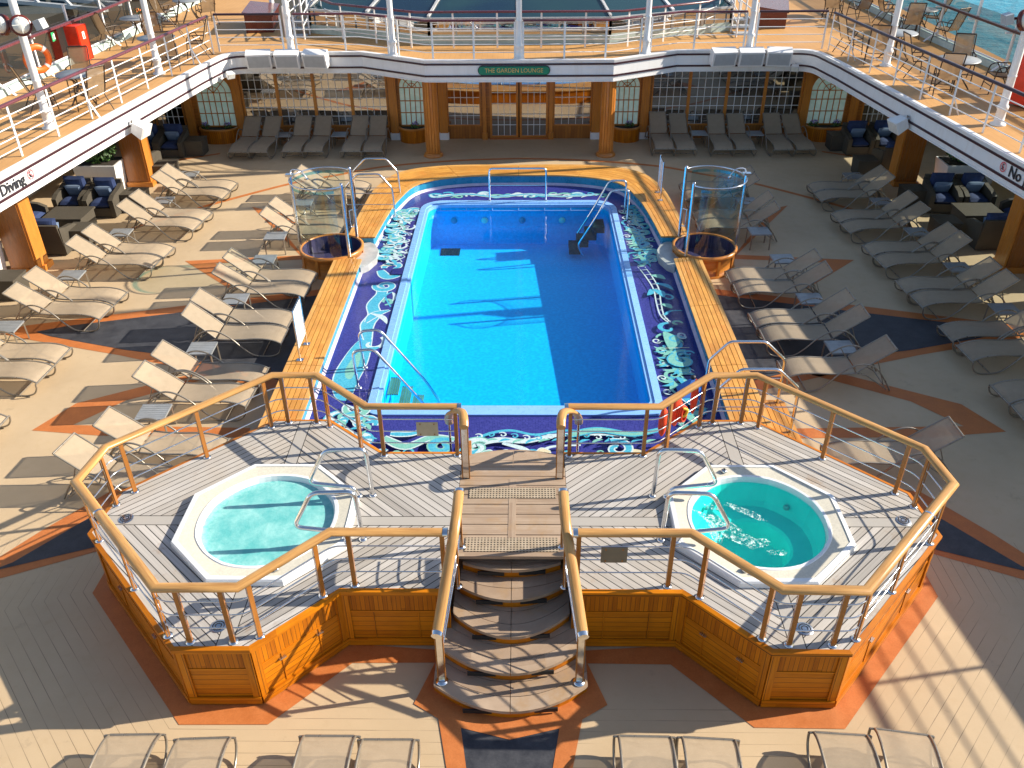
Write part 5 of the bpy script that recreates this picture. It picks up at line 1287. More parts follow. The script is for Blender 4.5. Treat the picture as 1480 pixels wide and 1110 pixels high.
for x, y, l in [(-10.45, 22.2, 'square wicker side table at the foot of the far port pillar beside armchairs'), (-10.85, 19.75, 'square wicker side table beside the armchair turned away on the port side'), (-10.30, 26.85, 'square wicker side table before the port corner flower box'), (-10.42, 24.5, 'square wicker side table in sun behind the far port loungers'),
                (10.62, 20.1, 'dark square wicker side table beside the armchair by the near starboard pillar'), (10.12, 27.15, 'dark square wicker side table before the starboard corner flower box'), (10.18, 24.75, 'dark square wicker side table behind the far starboard loungers'), (-11.3, 17.0, 'square wicker side table at the foot of the white planter'), (10.65, 22.3, 'dark square wicker side table at the foot of the far starboard pillar')]:
    place(CU, CUU, (x, y, 0), 0, l, 'square wicker side tables')
def make_coffee(x, y, l):
    t = thing('coffee_table', l, 'coffee table', (x, y, 0)); b = MB(); b.box(x - 0.48, y - 0.40, 0.03, x + 0.48, y + 0.40, 0.42); b.build('base', 'wicker', t); b = MB(); b.box(x - 0.52, y - 0.44, 0.42, x + 0.52, y + 0.44, 0.46); b.build('top', 'wicker', t)
make_coffee(-11.62, 20.75, 'low wicker coffee table among the port armchairs'); make_coffee(11.75, 20.85, 'low wicker coffee table among the starboard armchairs')
def leaves(b, c, r, n, rr, size=0.07, mi=2):
    for _ in range(n):
        while True:
            p = Vector((rr.uniform(-1, 1), rr.uniform(-1, 1), rr.uniform(-1, 1)))
            if 0.35 < p.length < 1: break
        q = Vector((c[0] + p.x * r[0], c[1] + p.y * r[1], c[2] + p.z * r[2])); s = size * rr.uniform(0.6, 1.3)
        n_ = (p + Vector((rr.uniform(-1, 1), rr.uniform(-1, 1), rr.uniform(-0.3, 1)))).normalized(); u = n_.orthogonal().normalized(); v = n_.cross(u); a = rr.uniform(0, 6.3); u, v = u * math.cos(a) + v * math.sin(a), v * math.cos(a) - u * math.sin(a)
        b.quad([q - u * s, q - v * s * 0.45 + n_ * s * 0.1, q + u * s, q + v * s * 0.45 + n_ * s * 0.1], rr.randrange(mi))
rr = random.Random(21)
for x, y, w, l in [(-12.55, 17.75, 1.3, 'white planter box with round green bush behind the near port pillar'), (-11.95, 23.7, 1.2, 'white planter box with dark bush behind the port armchair pair'), (12.5, 23.5, 1.4, 'white planter box with dark bush behind the starboard armchairs'), (12.55, 17.75, 1.3, 'white planter box beside the near starboard pillar')]:
    t = thing('planter', l, 'planter', (x, y, 0)); b = MB(); h = w / 2; k = 0.86
    b.hexa([(x - h * k, y - 0.42 * k, 0), (x + h * k, y - 0.42 * k, 0), (x + h * k, y + 0.42 * k, 0), (x - h * k, y + 0.42 * k, 0), (x - h, y - 0.42, 0.82), (x + h, y - 0.42, 0.82), (x + h, y + 0.42, 0.82), (x - h, y + 0.42, 0.82)]); b.build('box', 'white_paint', t)
    b = MB(); b.box(x - h + 0.05, y - 0.37, 0.8, x + h - 0.05, y + 0.37, 0.835); b.build('soil', 'soil', t)
    b = MB(); leaves(b, (x, y, 1.22), (h * 0.95, 0.45, 0.45), 900, rr); b.build('bush', ['leaf_dark', 'leaf_light'], t)

# ------------------------------------------------------------------ pillars, columns and ship's side
for x, y, l in [(-11.05, 24.15, 'square varnished teak pillar on the far port side'), (-11.55, 18.35, 'square varnished teak pillar on the near port side'), (11.05, 24.0, 'square varnished teak pillar on the far starboard side'), (11.55, 18.35, 'square varnished teak pillar on the near starboard side')]:
    t = thing('pillar', l, 'pillar', (x, y, 0)); b = MB(); w = 0.30; d = 0.26
    b.box(x - w, y - d, 0.14, x + w, y + d, 2.42); b.build('shaft', 'teak_pillar', t)
    b = MB(); s = 1 if x < 0 else -1; b.box(x + s * w, y - d * 0.9, 0.14, x + s * (w + 0.05), y + d * 0.9, 2.42); b.build('face_board', 'teak_column', t)
    b = MB(); b.box(x - w - 0.04, y - d - 0.04, 0, x + w + 0.07 * (s > 0) + 0.04, y + d + 0.04, 0.14); b.build('plinth', 'teak_column', t)
for s in (-1, 1):
    x, y = s * 2.72, 26.62; t = thing('round_column', 'round varnished teak column %s of the lounge doors' % ('left' if s < 0 else 'right'), 'column', (x, y, 0))
    b = MB(); n = 16; prof = []
    for k in range(n):
        for q, rr_ in ((0.0, 0.205), (0.12, 0.225), (0.88, 0.225)): a = 2 * PI * (k + q) / n; prof.append((rr_ * math.cos(a), rr_ * math.sin(a)))
    b.rings([[(x + p[0], y + p[1], z) for p in prof] for z in (0.10, 2.42)], 0, sm=False); b.build('shaft', 'teak_column', t)
    b = MB(); b.lathe([(0.31, 0), (0.31, 0.05), (0.27, 0.09), (0.25, 0.12), (0.0, 0.12)], (x, y, 0), 28); b.build('plinth', 'teak_column', t)
    b = MB(); b.lathe([(0.235, 2.30), (0.27, 2.36), (0.27, 2.41)], (x, y, 0), 28); b.build('capital', 'teak_column', t)
for s in (-1, 1):
    t = thing('promenade_wall', 'cream side wall with glazed openings along the %s edge of the deck' % ('port' if s < 0 else 'starboard'), 'wall', (s * WX, 13, 0))
    b = MB(); b.box(s * (WX - 0.12), -4, 0, s * WX, 29, 1.15); b.box(s * (WX - 0.12), -4, 2.15, s * WX, 29, 2.42)
    for k in range(12): y = -3.6 + k * 2.9; b.box(s * (WX - 0.14), y, 1.15, s * (WX - 0.02), y + 0.5, 2.15)
    b.build('bulwark', 'cream_paint', t)
    b = MB(); b.quad([(s * (WX - 0.05), -4, 1.15), (s * (WX - 0.05), 29, 1.15), (s * (WX - 0.05), 29, 2.15), (s * (WX - 0.05), -4, 2.15)]); b.build('glazing', 'clear_glass', t)
    b = MB(); b.tube([(s * (WX - 0.3), -4, 1.2), (s * (WX - 0.3), 29, 1.2)], 0.03, 8); b.build('grab_bar', 'teak_rail', t)
    b = MB(); b.box(s * WX, -4, -16, s * (WX + 0.15), 60, 1.14); tag(b.build('ship_side', 'white_paint'), 'white ship side plating below the %s deck edge' % ('port' if s < 0 else 'starboard'), 'hull')

# ------------------------------------------------------------------ lounge front
YF = 28.35
fac = thing('lounge_building', 'varnished teak lounge front with gridded windows and glazed double doors', 'building', (0, YF, 0))
b = MB()
b.box(-WX, YF + 0.0, 0.0, -0.98, YF + 0.1, 0.42); b.box(0.94, YF + 0.0, 0.0, WX, YF + 0.1, 0.42); b.box(-WX, YF + 0.0, 2.26, WX, YF + 0.1, 2.42)
holes = [(-14, -12.9), (-12.85, -12.1), (-12.0, -11.05), (-9.05, -4.30), (-2.38, -1.26), (1.10, 2.36), (4.27, 9.12), (11.15, 12.1), (12.2, 12.95)]
solid = [(-11.05, -10.58), (-9.35, -9.05), (-4.30, -3.92), (-3.05, -2.38), (-1.26, -0.98), (0.94, 1.10), (2.36, 3.03), (3.90, 4.27), (9.12, 9.40), (10.60, 11.15)]
for a, c in solid: b.box(a, YF, 0.42, c, YF + 0.1, 2.26)
b.build('wall', 'teak_dark', fac)
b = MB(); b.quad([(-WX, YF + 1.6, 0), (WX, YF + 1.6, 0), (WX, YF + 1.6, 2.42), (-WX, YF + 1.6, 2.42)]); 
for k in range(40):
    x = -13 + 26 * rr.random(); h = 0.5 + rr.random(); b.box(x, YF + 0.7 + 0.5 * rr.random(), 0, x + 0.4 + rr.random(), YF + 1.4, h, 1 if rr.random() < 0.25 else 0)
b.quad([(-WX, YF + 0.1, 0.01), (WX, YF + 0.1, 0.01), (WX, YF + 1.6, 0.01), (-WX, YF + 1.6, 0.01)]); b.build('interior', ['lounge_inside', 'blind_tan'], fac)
def grid_window(x0, x1, z0, z1, nx, nz, mat='white_paint', w=0.016, name='window', framew=0.05):
    b = MB(); y = YF + 0.02
    b.box(x0, y - 0.03, z0, x0 + framew, y + 0.03, z1); b.box(x1 - framew, y - 0.03, z0, x1, y + 0.03, z1); b.box(x0 + framew, y - 0.03, z1 - framew, x1 - framew, y + 0.03, z1); b.box(x0 + framew, y - 0.03, z0, x1 - framew, y + 0.03, z0 + framew)
    f = b.build(name, 'teak_column', fac)
    b = MB(); b.quad([(x0 + framew, y + 0.01, z0 + framew), (x1 - framew, y + 0.01, z0 + framew), (x1 - framew, y + 0.01, z1 - framew), (x0 + framew, y + 0.01, z1 - framew)]); o = b.build('pane', 'window_glass'); o.parent = f; o.location = -Vector(fac.location)
    b = MB(); X0, X1, Z0, Z1 = x0 + framew, x1 - framew, z0 + framew, z1 - framew
    for k in range(1, nx): x = X0 + (X1 - X0) * k / nx; b.box(x - w / 2, y - 0.012, Z0, x + w / 2, y + 0.006, Z1)
    for k in range(1, nz): z = Z0 + (Z1 - Z0) * k / nz; b.box(X0, y - 0.015, z - w / 2, X1, y + 0.003, z + w / 2)
    o = b.build('muntins', mat); o.parent = f; o.location = -Vector(fac.location)
    return f
for x0, x1 in ((-9.05, -7.88), (-7.88, -6.68), (-6.68, -5.47), (-5.47, -4.30), (4.27, 5.48), (5.48, 6.70), (6.70, 7.92), (7.92, 9.12), (-12.05, -11.05), (11.15, 12.1), (-13.2, -12.1), (12.15, 13.2)):
    grid_window(x0, x1, 0.42, 2.26, 5, 6)
for x0, x1 in ((-2.38, -1.26), (1.10, 2.36)): grid_window(x0, x1, 0.42, 2.26, 5, 6)
for x0, x1 in ((-0.98, -0.04), (0.0, 0.94)): grid_window(x0, x1, 0.03, 2.26, 4, 6, name='door', framew=0.075)
b = MB(); b.box(-1.0, YF - 0.1, 0, 0.96, YF - 0.03, 0.03); b.build('threshold', 'inlay_orange', fac)
def half(cx, r, z0, zs, k=20): return [(cx - r, z0), (cx + r, z0)] + [(cx + r * math.cos(PI * j / k), zs + r * math.sin(PI * j / k)) for j in range(k + 1)]
for cx, r, lab in ((-9.97, 0.58, 'corner arched window'), (-3.49, 0.41, 'arched window'), (3.47, 0.41, 'arched window'), (10.0, 0.58, 'corner arched window')):
    zs = 1.52 if r > 0.5 else 1.66; y = YF + 0.03
    b = MB(); P = half(cx, r, 0.46, zs); b.quad([(x, y + 0.02, z) for x, z in P]); f = b.build('arched_window', 'arch_pane', fac); f['label'] = 'pale green %s with wooden glazing bars' % lab
    def sub(bb, nm, mat):
        o = bb.build(nm, mat); o.parent = f; o.location = -Vector(fac.location)
    b = MB()
    for k in range(1, 5 if r < 0.5 else 6):
        x = cx - r + 2 * r * k / (5 if r < 0.5 else 6); b.box(x - 0.011, y - 0.012, 0.46, x + 0.011, y + 0.015, zs)
    for z in (0.86, 1.24, zs): b.box(cx - r, y - 0.014, z - 0.011, cx + r, y + 0.013, z + 0.011)
    for a in (45, 90, 135): b.bar((cx, y, zs), (cx + r * math.cos(R(a)), y, zs + r * math.sin(R(a))), 0.02, 0.022)
    for q in (0.33, 0.68): b.tube([(cx + r * q * math.cos(PI * j / 14), y, zs + r * q * math.sin(PI * j / 14)) for j in range(15)], 0.011, 5)
    sub(b, 'glazing_bars', 'teak_panel')
    b = MB(); W = r + 0.17; n = 24
    for j in range(n):
        a0, a1 = PI * j / n, PI * (j + 1) / n
        i0, i1 = (cx + r * math.cos(a0), zs + r * math.sin(a0)), (cx + r * math.cos(a1), zs + r * math.sin(a1))
        q = lambda a: (cx + max(-W, min(W, 1.5 * math.cos(a) * W)), zs + min(2.40 - zs, 1.5 * math.sin(a) * (2.40 - zs)))
        o0, o1 = q(a0), q(a1); b.quad([(i0[0], y - 0.02, i0[1]), (o0[0], y - 0.02, o0[1]), (o1[0], y - 0.02, o1[1]), (i1[0], y - 0.02, i1[1])]); b.quad([(i0[0], y - 0.02, i0[1]), (i1[0], y - 0.02, i1[1]), (i1[0], y + 0.03, i1[1]), (i0[0], y + 0.03, i0[1])])
    for sg in (-1, 1): b.box(cx + sg * r, y - 0.02, 0.40, cx + sg * W, y + 0.03, zs)
    b.box(cx - W, y - 0.03, 0.36, cx + W, y + 0.03, 0.46); sub(b, 'surround', 'teak_column')
for x in (-9.2, -4.12, -2.5, 2.5, 4.08, 9.26, -10.85, 10.85, -1.15, 1.03):
    b = MB(); w = 0.13 if abs(x) > 1.2 else 0.06
    b.box(x - w, YF - 0.10, 0.22, x + w, YF - 0.001, 2.42); b.build('pilaster', 'teak_column', fac)
    b = MB(); b.box(x - w - 0.03, YF - 0.13, 0.0, x + w + 0.03, YF - 0.002, 0.22); b.build('pilaster_foot', 'white_paint' if abs(x) < 5 and abs(x) > 1.2 else 'teak_column', fac)
for cx, hw, l in ((-9.95, 0.62, 'bow fronted teak flower box under the port corner arched window'), (-3.5, 0.46, 'bow fronted teak flower box left of the lounge doors'), (3.5, 0.46, 'bow fronted teak flower box right of the lounge doors'), (9.98, 0.62, 'bow fronted teak flower box under the starboard corner arched window')):
    t = thing('flower_box', l, 'flower box', (cx, YF, 0)); P = [(cx + hw * math.cos(PI + PI * k / 16), YF - 0.12 + 0.42 * math.sin(PI + PI * k / 16)) for k in range(17)]
    b = MB(); rs = [[(x, y, z) for x, y in P] for z in (0.0, 0.40)]
    for k in range(16):
        A, B = P[k], P[k + 1]; u = k * 0.1; b.quad([(*A, 0), (*B, 0), (*B, 0.42), (*A, 0.42)], 0, False, [(u, 0), (u + 0.1, 0), (u + 0.1, 0.42), (u, 0.42)])
    b.build('box', 'teak_panel_upright', t)
    b = MB(); b.sweep([(x, y, 0) for x, y in P], [(-0.03, 0.42), (-0.03, 0.47), (0.04, 0.47), (0.04, 0.42)]); b.build('rim', 'teak_column', t)
    b = MB(); b.quad([(x, y, 0.44) for x, y in P]); b.build('soil', 'soil', t)
    for sx in ((-0.4, 0.35) if hw > 0.5 else (0.12,)):
        b = MB(); leaves(b, (cx + sx * hw / 0.62, YF - 0.25, 0.52), (0.16, 0.10, 0.10), 60, rr, 0.05); leaves(b, (cx + sx * hw / 0.62, YF - 0.25, 0.60), (0.12, 0.09, 0.07), 40, rr, 0.035, 1); b.mi = [m if i < 60 else 2 for i, m in enumerate(b.mi)]; b.build('flowers', ['leaf_dark', 'leaf_light', 'petal_violet'], t)

# ------------------------------------------------------------------ upper deck
ZU = 2.95
def edge_half():
    P = [(0, 26.22), (2.79, 26.24), (4.83, 27.42), (7.9, 27.42)]
    arc = fillet([(7.9, 27.42, 0), (8.92, 27.42, 0), (9.22, 25.6, 0)], 1.0, 8)
    P += [(p.x, p.y) for p in arc[1:]] + [(9.64, 22.1), (10.02, 18.9), (10.27, 16.6), (11.4, 6.7), (12.5, -3.0)]
    return P
EH = edge_half()
b = MB()
for s in (-1, 1):
    E = [(s * x, y) for x, y in EH]
    def q(pts, mi=0):
        n = len(pts); ar = sum(pts[i][0] * pts[(i + 1) % n][1] - pts[(i + 1) % n][0] * pts[i][1] for i in range(n))
        if ar < 0: pts = pts[::-1]
        b.quad([(x, y, ZU - 0.002) for x, y in pts], 0); b.quad([(x, y, 2.43) for x, y in pts[::-1]], 1)
    OX = s * 14.1
    far_i = 4
    for i in range(len(E) - 1):
        a, c = E[i], E[i + 1]
        if a[1] >= 26.5 and abs(a[0]) < 8.9 or i < 3: q([a, c, (c[0], 29.0), (a[0], 29.0)])
        else: q([a, c, (OX, c[1]), (OX, a[1])]) if a[1] - c[1] > 1e-6 else None
    # fill the corner beyond the curve
    j = [i for i in range(len(E) - 1) if not (E[i][1] >= 26.5 and abs(E[i][0]) < 8.9 or i < 3)][0]
    q([E[j], (OX, E[j][1]), (OX, 29.0), (E[j][0], 29.0)])
    q([(0, 29.0), (OX, 29.0), (OX, 58.0), (0, 58.0)])
tag(b.build('upper_deck', ['upper_deck_tan', 'ceiling_white']), kind='structure')
path = [(-x, y) for x, y in EH[::-1]] + EH[1:]
fas = thing('deck_fascia', 'white fascia with dark stripes round the opening of the upper deck', 'fascia', (0, 26.2, 2.4))
pth = [(x, y, 0) for x, y in path]
b = MB(); b.sweep(pth, [(0.0, 2.38), (0.0, 2.86), (0.03, 2.95), (0.03, 2.975), (-0.14, 2.975), (-0.14, 2.38)]); b.build('board', 'white_paint', fas)
for z0, z1 in ((2.490, 2.545), (2.825, 2.880)):
    b = MB(); b.sweep(pth, [(0.003, z0), (0.028, z0 + 0.004), (0.028, z1 - 0.004), (0.003, z1)]); b.build('stripe', 'navy_trim', fas)
b = MB(); b.sweep(pth, [(-0.03, 2.345), (0.012, 2.345), (0.012, 2.375), (-0.03, 2.379)]); b.build('drip_edge', 'white_paint', fas)
# signs on the fascia
t = thing('lounge_sign', 'green oval ended name board lettered in gold above the lounge doors', 'sign', (-0.15, 26.18, 2.68))
def stadium(hw, hh, k=10): return [(hw - hh + hh * math.cos(R(-90 + 180 * j / k)), hh * math.sin(R(-90 + 180 * j / k))) for j in range(k + 1)] + [(-hw + hh + hh * math.cos(R(90 + 180 * j / k)), hh * math.sin(R(90 + 180 * j / k))) for j in range(k + 1)]
for hw, hh, y, m, nm in ((1.07, 0.135, 26.185, 'ink', 'border'), (1.05, 0.115, 26.17, 'sign_green', 'panel')):
    b = MB(); P = stadium(hw, hh); F = [(-0.15 + x, y, 2.685 + z) for x, z in P]; Bk = [(x, 26.215, z) for x, _, z in F]; b.quad(F)
    for i in range(len(P)): k = (i + 1) % len(P); b.quad([F[k], F[i], Bk[i], Bk[k]])
    b.build(nm, m, t)
text_obj('THE GARDEN LOUNGE', 0.17, 'gold_letters', t, Matrix.Rotation(PI / 2, 4, 'X') @ Matrix.Identity(4), width=1.72)
o = [c for c in t.children if c.name.startswith('lettering')][0]; o.location = (0, -0.016, 0.005)
def fascia_sign(y_end, side, label, first):
    """block letters along the side fascia"""
    def ex(y):
        for p, q in zip(EH, EH[1:]):
            if q[1] <= y <= p[1] and p[0] > 9: return p[0] + (q[0] - p[0]) * (p[1] - y) / (p[1] - q[1])
    y0 = y_end; x0 = side * (ex(y0) - 0.012); t = thing('safety_sign', label, 'sign', (x0, y0, 2.685))
    d = Vector((side * (ex(y0 - 1) - ex(y0)), -1, 0)).normalized()
    if side > 0: X = d; nrm = Vector((-1, 0, 0))
    else: X = -d; nrm = Vector((1, 0, 0))
    Z = Vector((0, 0, 1)); N = X.cross(Z) * 1.0
    M = Matrix(((X.x, Z.x, N.x, 0), (X.y, Z.y, N.y, 0), (X.z, Z.z, N.z, 0), (0, 0, 0, 1)))
    nrm = N
    text_obj('No Jumping or Diving', 0.32, 'ink', t, Matrix.Translation(nrm * 0.006) @ M @ Matrix.Translation((0.22 if side > 0 else -0.22, 0, 0)), align='LEFT' if side > 0 else 'RIGHT', bold=0.005)
    b = MB(); c = Vector((x0, y0, 2.70)) + nrm * 0.004; r = 0.105
    pt = lambda a, q: c + X * (q * math.cos(a)) + Z * (q * math.sin(a))
    for k in range(24): a0, a1 = 2 * PI * k / 24, 2 * PI * (k + 1) / 24; b.quad([pt(a0, r), pt(a1, r), pt(a1, r * 0.82), pt(a0, r * 0.82)])
    w = N * 0.003; b.quad([pt(R(135), r * 0.9) + w + X * 0.012, pt(R(135), r * 0.9) + w - X * 0.012, pt(R(-45), r * 0.9) + w - X * 0.012, pt(R(-45), r * 0.9) + w + X * 0.012]); b.build('prohibition_ring', 'sign_red', t)
    b = MB(); b.quad([pt(R(100), 0.075), pt(R(80), 0.075), pt(R(60), 0.04), pt(R(120), 0.04)]); b.quad([pt(R(170), 0.06), pt(R(150), 0.04), pt(R(-60), 0.07), pt(R(-80), 0.07)]); b.quad([pt(R(30), 0.03), pt(R(10), 0.04), pt(R(-120), 0.07), pt(R(-140), 0.07)]); b.build('pictogram', 'ink', t)
fascia_sign(17.28, -1, 'black lettered warning sign with red ring on the port fascia', False)
fascia_sign(17.55, 1, 'black lettered warning sign with red ring on the starboard fascia', True)
# loudspeakers and floodlights hung on the fascia
def speaker(x, tilt, l):
    t = thing('loudspeaker', l, 'loudspeaker', (x, 27.25, 2.8)); w, h, d = 0.37, 0.46, 0.12
    b = MB(); b.box(-w, -d, -h * 0.5, w, 0.22, h * 0.5); b.xf(Matrix.Translation((x, 27.18, 2.80)) @ Matrix.Rotation(R(tilt), 4, 'Z') @ Matrix.Rotation(R(18), 4, 'X')); b.build('cabinet', 'white_paint', t)
    b = MB(); b.box(-w + 0.05, -d - 0.012, -h * 0.5 + 0.05, w - 0.05, -d - 0.002, h * 0.5 - 0.05); b.xf(Matrix.Translation((x, 27.18, 2.80)) @ Matrix.Rotation(R(tilt), 4, 'Z') @ Matrix.Rotation(R(18), 4, 'X')); b.build('grille', 'grey_paint', t)
    b = MB(); b.box(x - 0.2, 27.2, 2.58, x + 0.2, 27.42, 2.63); b.build('bracket', 'cream_paint', t)
for x, a, l in ((-7.95, 8, 'white loudspeaker on the port fascia, leftmost of its three'), (-7.08, 0, 'white loudspeaker on the port fascia, middle of its three'), (-6.22, -8, 'white loudspeaker on the port fascia, rightmost of its three'),
                (6.20, 8, 'white loudspeaker on the starboard fascia, leftmost of its three'), (7.02, 0, 'white loudspeaker on the starboard fascia, middle of its three'), (7.86, -8, 'white loudspeaker on the starboard fascia, rightmost of its three')): speaker(x, a, l)
def flood(x, y, a, k, l, mat='white_paint'):
    t = thing('floodlight', l, 'floodlight', (x, y, 2.6)); M = Matrix.Translation((x, y, 2.56)) @ Matrix.Rotation(R(a), 4, 'Z') @ Matrix.Rotation(R(25), 4, 'Y') @ Matrix.Scale(k, 4)
    b = MB(); b.hexa([(0.10, -0.16, -0.13), (0.42, -0.22, -0.16), (0.42, 0.22, -0.16), (0.10, 0.16, -0.13), (0.10, -0.16, 0.13), (0.42, -0.22, 0.16), (0.42, 0.22, 0.16), (0.10, 0.16, 0.13)]); b.xf(M); b.build('housing', mat, t)
    b = MB(); b.box(0.421, -0.19, -0.13, 0.43, 0.19, 0.13); b.xf(M); b.build('lens', 'lamp_glass', t)
    b = MB(); b.box(-0.02, -0.05, -0.09, 0.0, 0.05, 0.09); b.tube([(0, -0.02, 0), (0.14, -0.02, 0)], 0.035, 8); b.xf(M); b.build('bracket', 'steel', t)
flood(-9.68, 21.35, -10, 1.0, 'white floodlight on the port fascia above the teak pillar'); flood(9.70, 21.5, 190, 1.0, 'white floodlight on the starboard fascia above the teak pillar')
flood(-8.82, 26.7, -45, 0.55, 'small white floodlight at the far port corner of the fascia'); flood(8.45, 27.32, 250, 0.55, 'small grey floodlight at the far starboard corner of the fascia', 'grey_paint')

# white railing round the opening
def white_rail(name, path, label, n_per, cap, brace_every=4, h=1.05, nrods=4, z0=ZU):
    root = thing(name, label, 'railing', (*path[0], z0)); P = [Vector((*p, 0)) for p in path]
    b = MB(); b.sweep([(p.x, p.y, 0) for p in P], [(-0.045, z0 + h), (0.045, z0 + h), (0.05, z0 + h + 0.03), (0.03, z0 + h + 0.055), (-0.03, z0 + h + 0.055), (-0.05, z0 + h + 0.03)], sm=True); b.build('cap_rail', cap, root)
    L = [0]
    for a, c in zip(P, P[1:]): L.append(L[-1] + (c - a).length)
    n = max(1, int(L[-1] / n_per)); cnt = 0
    for k in range(n + 1):
        s = min(L[-1] - 1e-4, max(1e-4, L[-1] * k / n)); i = max(j for j in range(len(L) - 1) if L[j] <= s); f = (s - L[i]) / (L[i + 1] - L[i]); p = P[i].lerp(P[i + 1], f); d = (P[i + 1] - P[i]).normalized(); o = Vector((d.y, -d.x, 0))
        b = MB(); b.hexa([(*(p + d * sx * 0.028 + o * sy * 0.008).xy, zz) for zz in (z0, z0 + h) for sx, sy in ((-1, -1), (1, -1), (1, 1), (-1, 1))])
        if brace_every and k % brace_every == 1:
            q = p + o * -0.22; b.bar((q.x, q.y, z0), (p.x - o.x * 0.01, p.y - o.y * 0.01, z0 + 0.42), 0.012, 0.06, 0, up=(d.x, d.y, 0))
        b.build('post', 'white_paint', root); cnt += 1
    for k in range(nrods):
        z = z0 + h * (k + 0.9) / (nrods + 0.75); b = MB(); b.tube([(p.x, p.y, z) for p in P], 0.013, 6); b.build('rod', 'white_paint', root)
    return root
def inset(side_pts, d): return offset_poly(side_pts, d)
sideR = [(9.36, 27.35), (9.64 + 0.33, 22.1), (10.02 + 0.33, 18.9), (10.27 + 0.33, 16.6), (11.4 + 0.33, 6.7), (12.5 + 0.33, -3.0)]
white_rail('deck_railing', [(-x, y) for x, y in sideR], 'white upper deck railing with purple cap along the port side', 1.35, 'rail_cap_purple')
white_rail('deck_railing', sideR, 'white upper deck railing with dark cap along the starboard side', 1.35, 'navy_trim')
farR = [(0.12, 26.42), (2.76, 26.44), (3.72, 27.0), ]
white_rail('deck_railing', [(-x, y) for x, y in [(0.12, 26.42), (2.74, 26.44), (3.62, 26.95)]][::-1], 'white upper railing left of the middle pole above the name board', 1.15, 'rail_cap_purple', 0)
white_rail('deck_railing', [(0.12, 26.42), (2.74, 26.44), (3.62, 26.95)], 'white upper railing right of the middle pole above the name board', 1.15, 'rail_cap_purple', 0)
white_rail('deck_railing', [(-9.25, 27.62), (-7.25, 27.62)], 'short white upper railing left of the port loudspeakers', 1.1, 'navy_trim', 0)
white_rail('deck_railing', [(-6.85, 27.62), (-4.9, 27.62), (-3.95, 27.12)], 'white upper railing behind the port loudspeakers', 1.1, 'rail_cap_purple', 0)
white_rail('deck_railing', [(3.95, 27.12), (4.9, 27.62), (6.85, 27.62)], 'white upper railing behind the starboard loudspeakers', 1.1, 'rail_cap_purple', 0)
white_rail('deck_railing', [(7.2, 27.62), (9.25, 27.62)], 'short white upper railing right of the starboard loudspeakers', 1.1, 'navy_trim', 0)
# poles
def pole(x, y, l, h=8.5, lamp=False, flange=True):
    t = thing('mast_pole', l, 'pole', (x, y, ZU), group='white poles on the upper deck'); b = MB(); b.tube([(x, y, ZU), (x, y, ZU + h)], 0.085, 14); b.build('pole', 'white_paint', t)
    b = MB(); b.lathe([(0.17, ZU), (0.17, ZU + 0.03), (0.11, ZU + 0.05), (0.105, ZU + 0.34), (0.125, ZU + 0.36), (0.125, ZU + 0.42), (0.09, ZU + 0.46), (0.088, ZU + 1.05), (0.1, ZU + 1.07), (0.086, ZU + 1.1)], (x, y, 0), 16); b.build('base_flange', 'white_paint', t)
    if lamp:
        s = -1 if x < 0 else 1
        for k, (dx, dy, a) in enumerate(((0.18 * -s, -0.26, -60), (-0.30 * -s, -0.18, -120), (0.55 * -s, -0.15, 0))):
            z = ZU + 2.28; c = Vector((x + dx, y + dy, z)); b = MB(); r = 0.17 if k < 2 else 0.10
            if k < 2: b.lathe([(0.0, 0.10), (r * 0.7, 0.09), (r, 0.02), (r, -0.02)], n=20); b.lathe([(r, -0.02), (r + 0.05, -0.02), (r + 0.05, -0.10), (0.05, -0.2), (0, -0.2)], n=20, mi=1); b.bar((-r, 0, 0.09), (r, 0, 0.09), 0.014, 0.014); b.bar((0, -r, 0.09), (0, r, 0.09), 0.014, 0.014)
            else: b.box(-0.13, -0.10, -0.08, 0.13, 0.10, 0.08, 2)
            b.xf(Matrix.Translation(c) @ Matrix.Rotation(R(a + 90), 4, 'Z') @ Matrix.Rotation(R(75), 4, 'X')); b.tube([c, Vector((x, y, z))], 0.03, 8, 1); b.build('lamp', ['lamp_glass', 'mahogany', 'grey_paint'], t)
for x, y, l, lamp in [(-10.83, 19.71, 'thick white pole with round lamps on the port upper deck', True), (-10.13, 24.85, 'white pole behind the port railing between two chairs', False), (-7.05, 27.7, 'white pole behind the port loudspeakers', False), (-3.80, 27.02, 'white pole at the left bend of the far upper railing', False), (0.0, 26.42, 'white pole rising above the name board', False),
                      (3.80, 27.02, 'white pole at the right bend of the far upper railing', False), (7.05, 27.72, 'white pole behind the starboard loudspeakers', False), (10.41, 25.4, 'white pole behind the starboard railing among chairs', False), (10.95, 19.7, 'thick white pole with lamps on the starboard upper deck', True), (-8.95, 33.2, 'thin white pole behind the dark deck box on the port upper deck', False)]: pole(x, y, l, lamp=lamp)
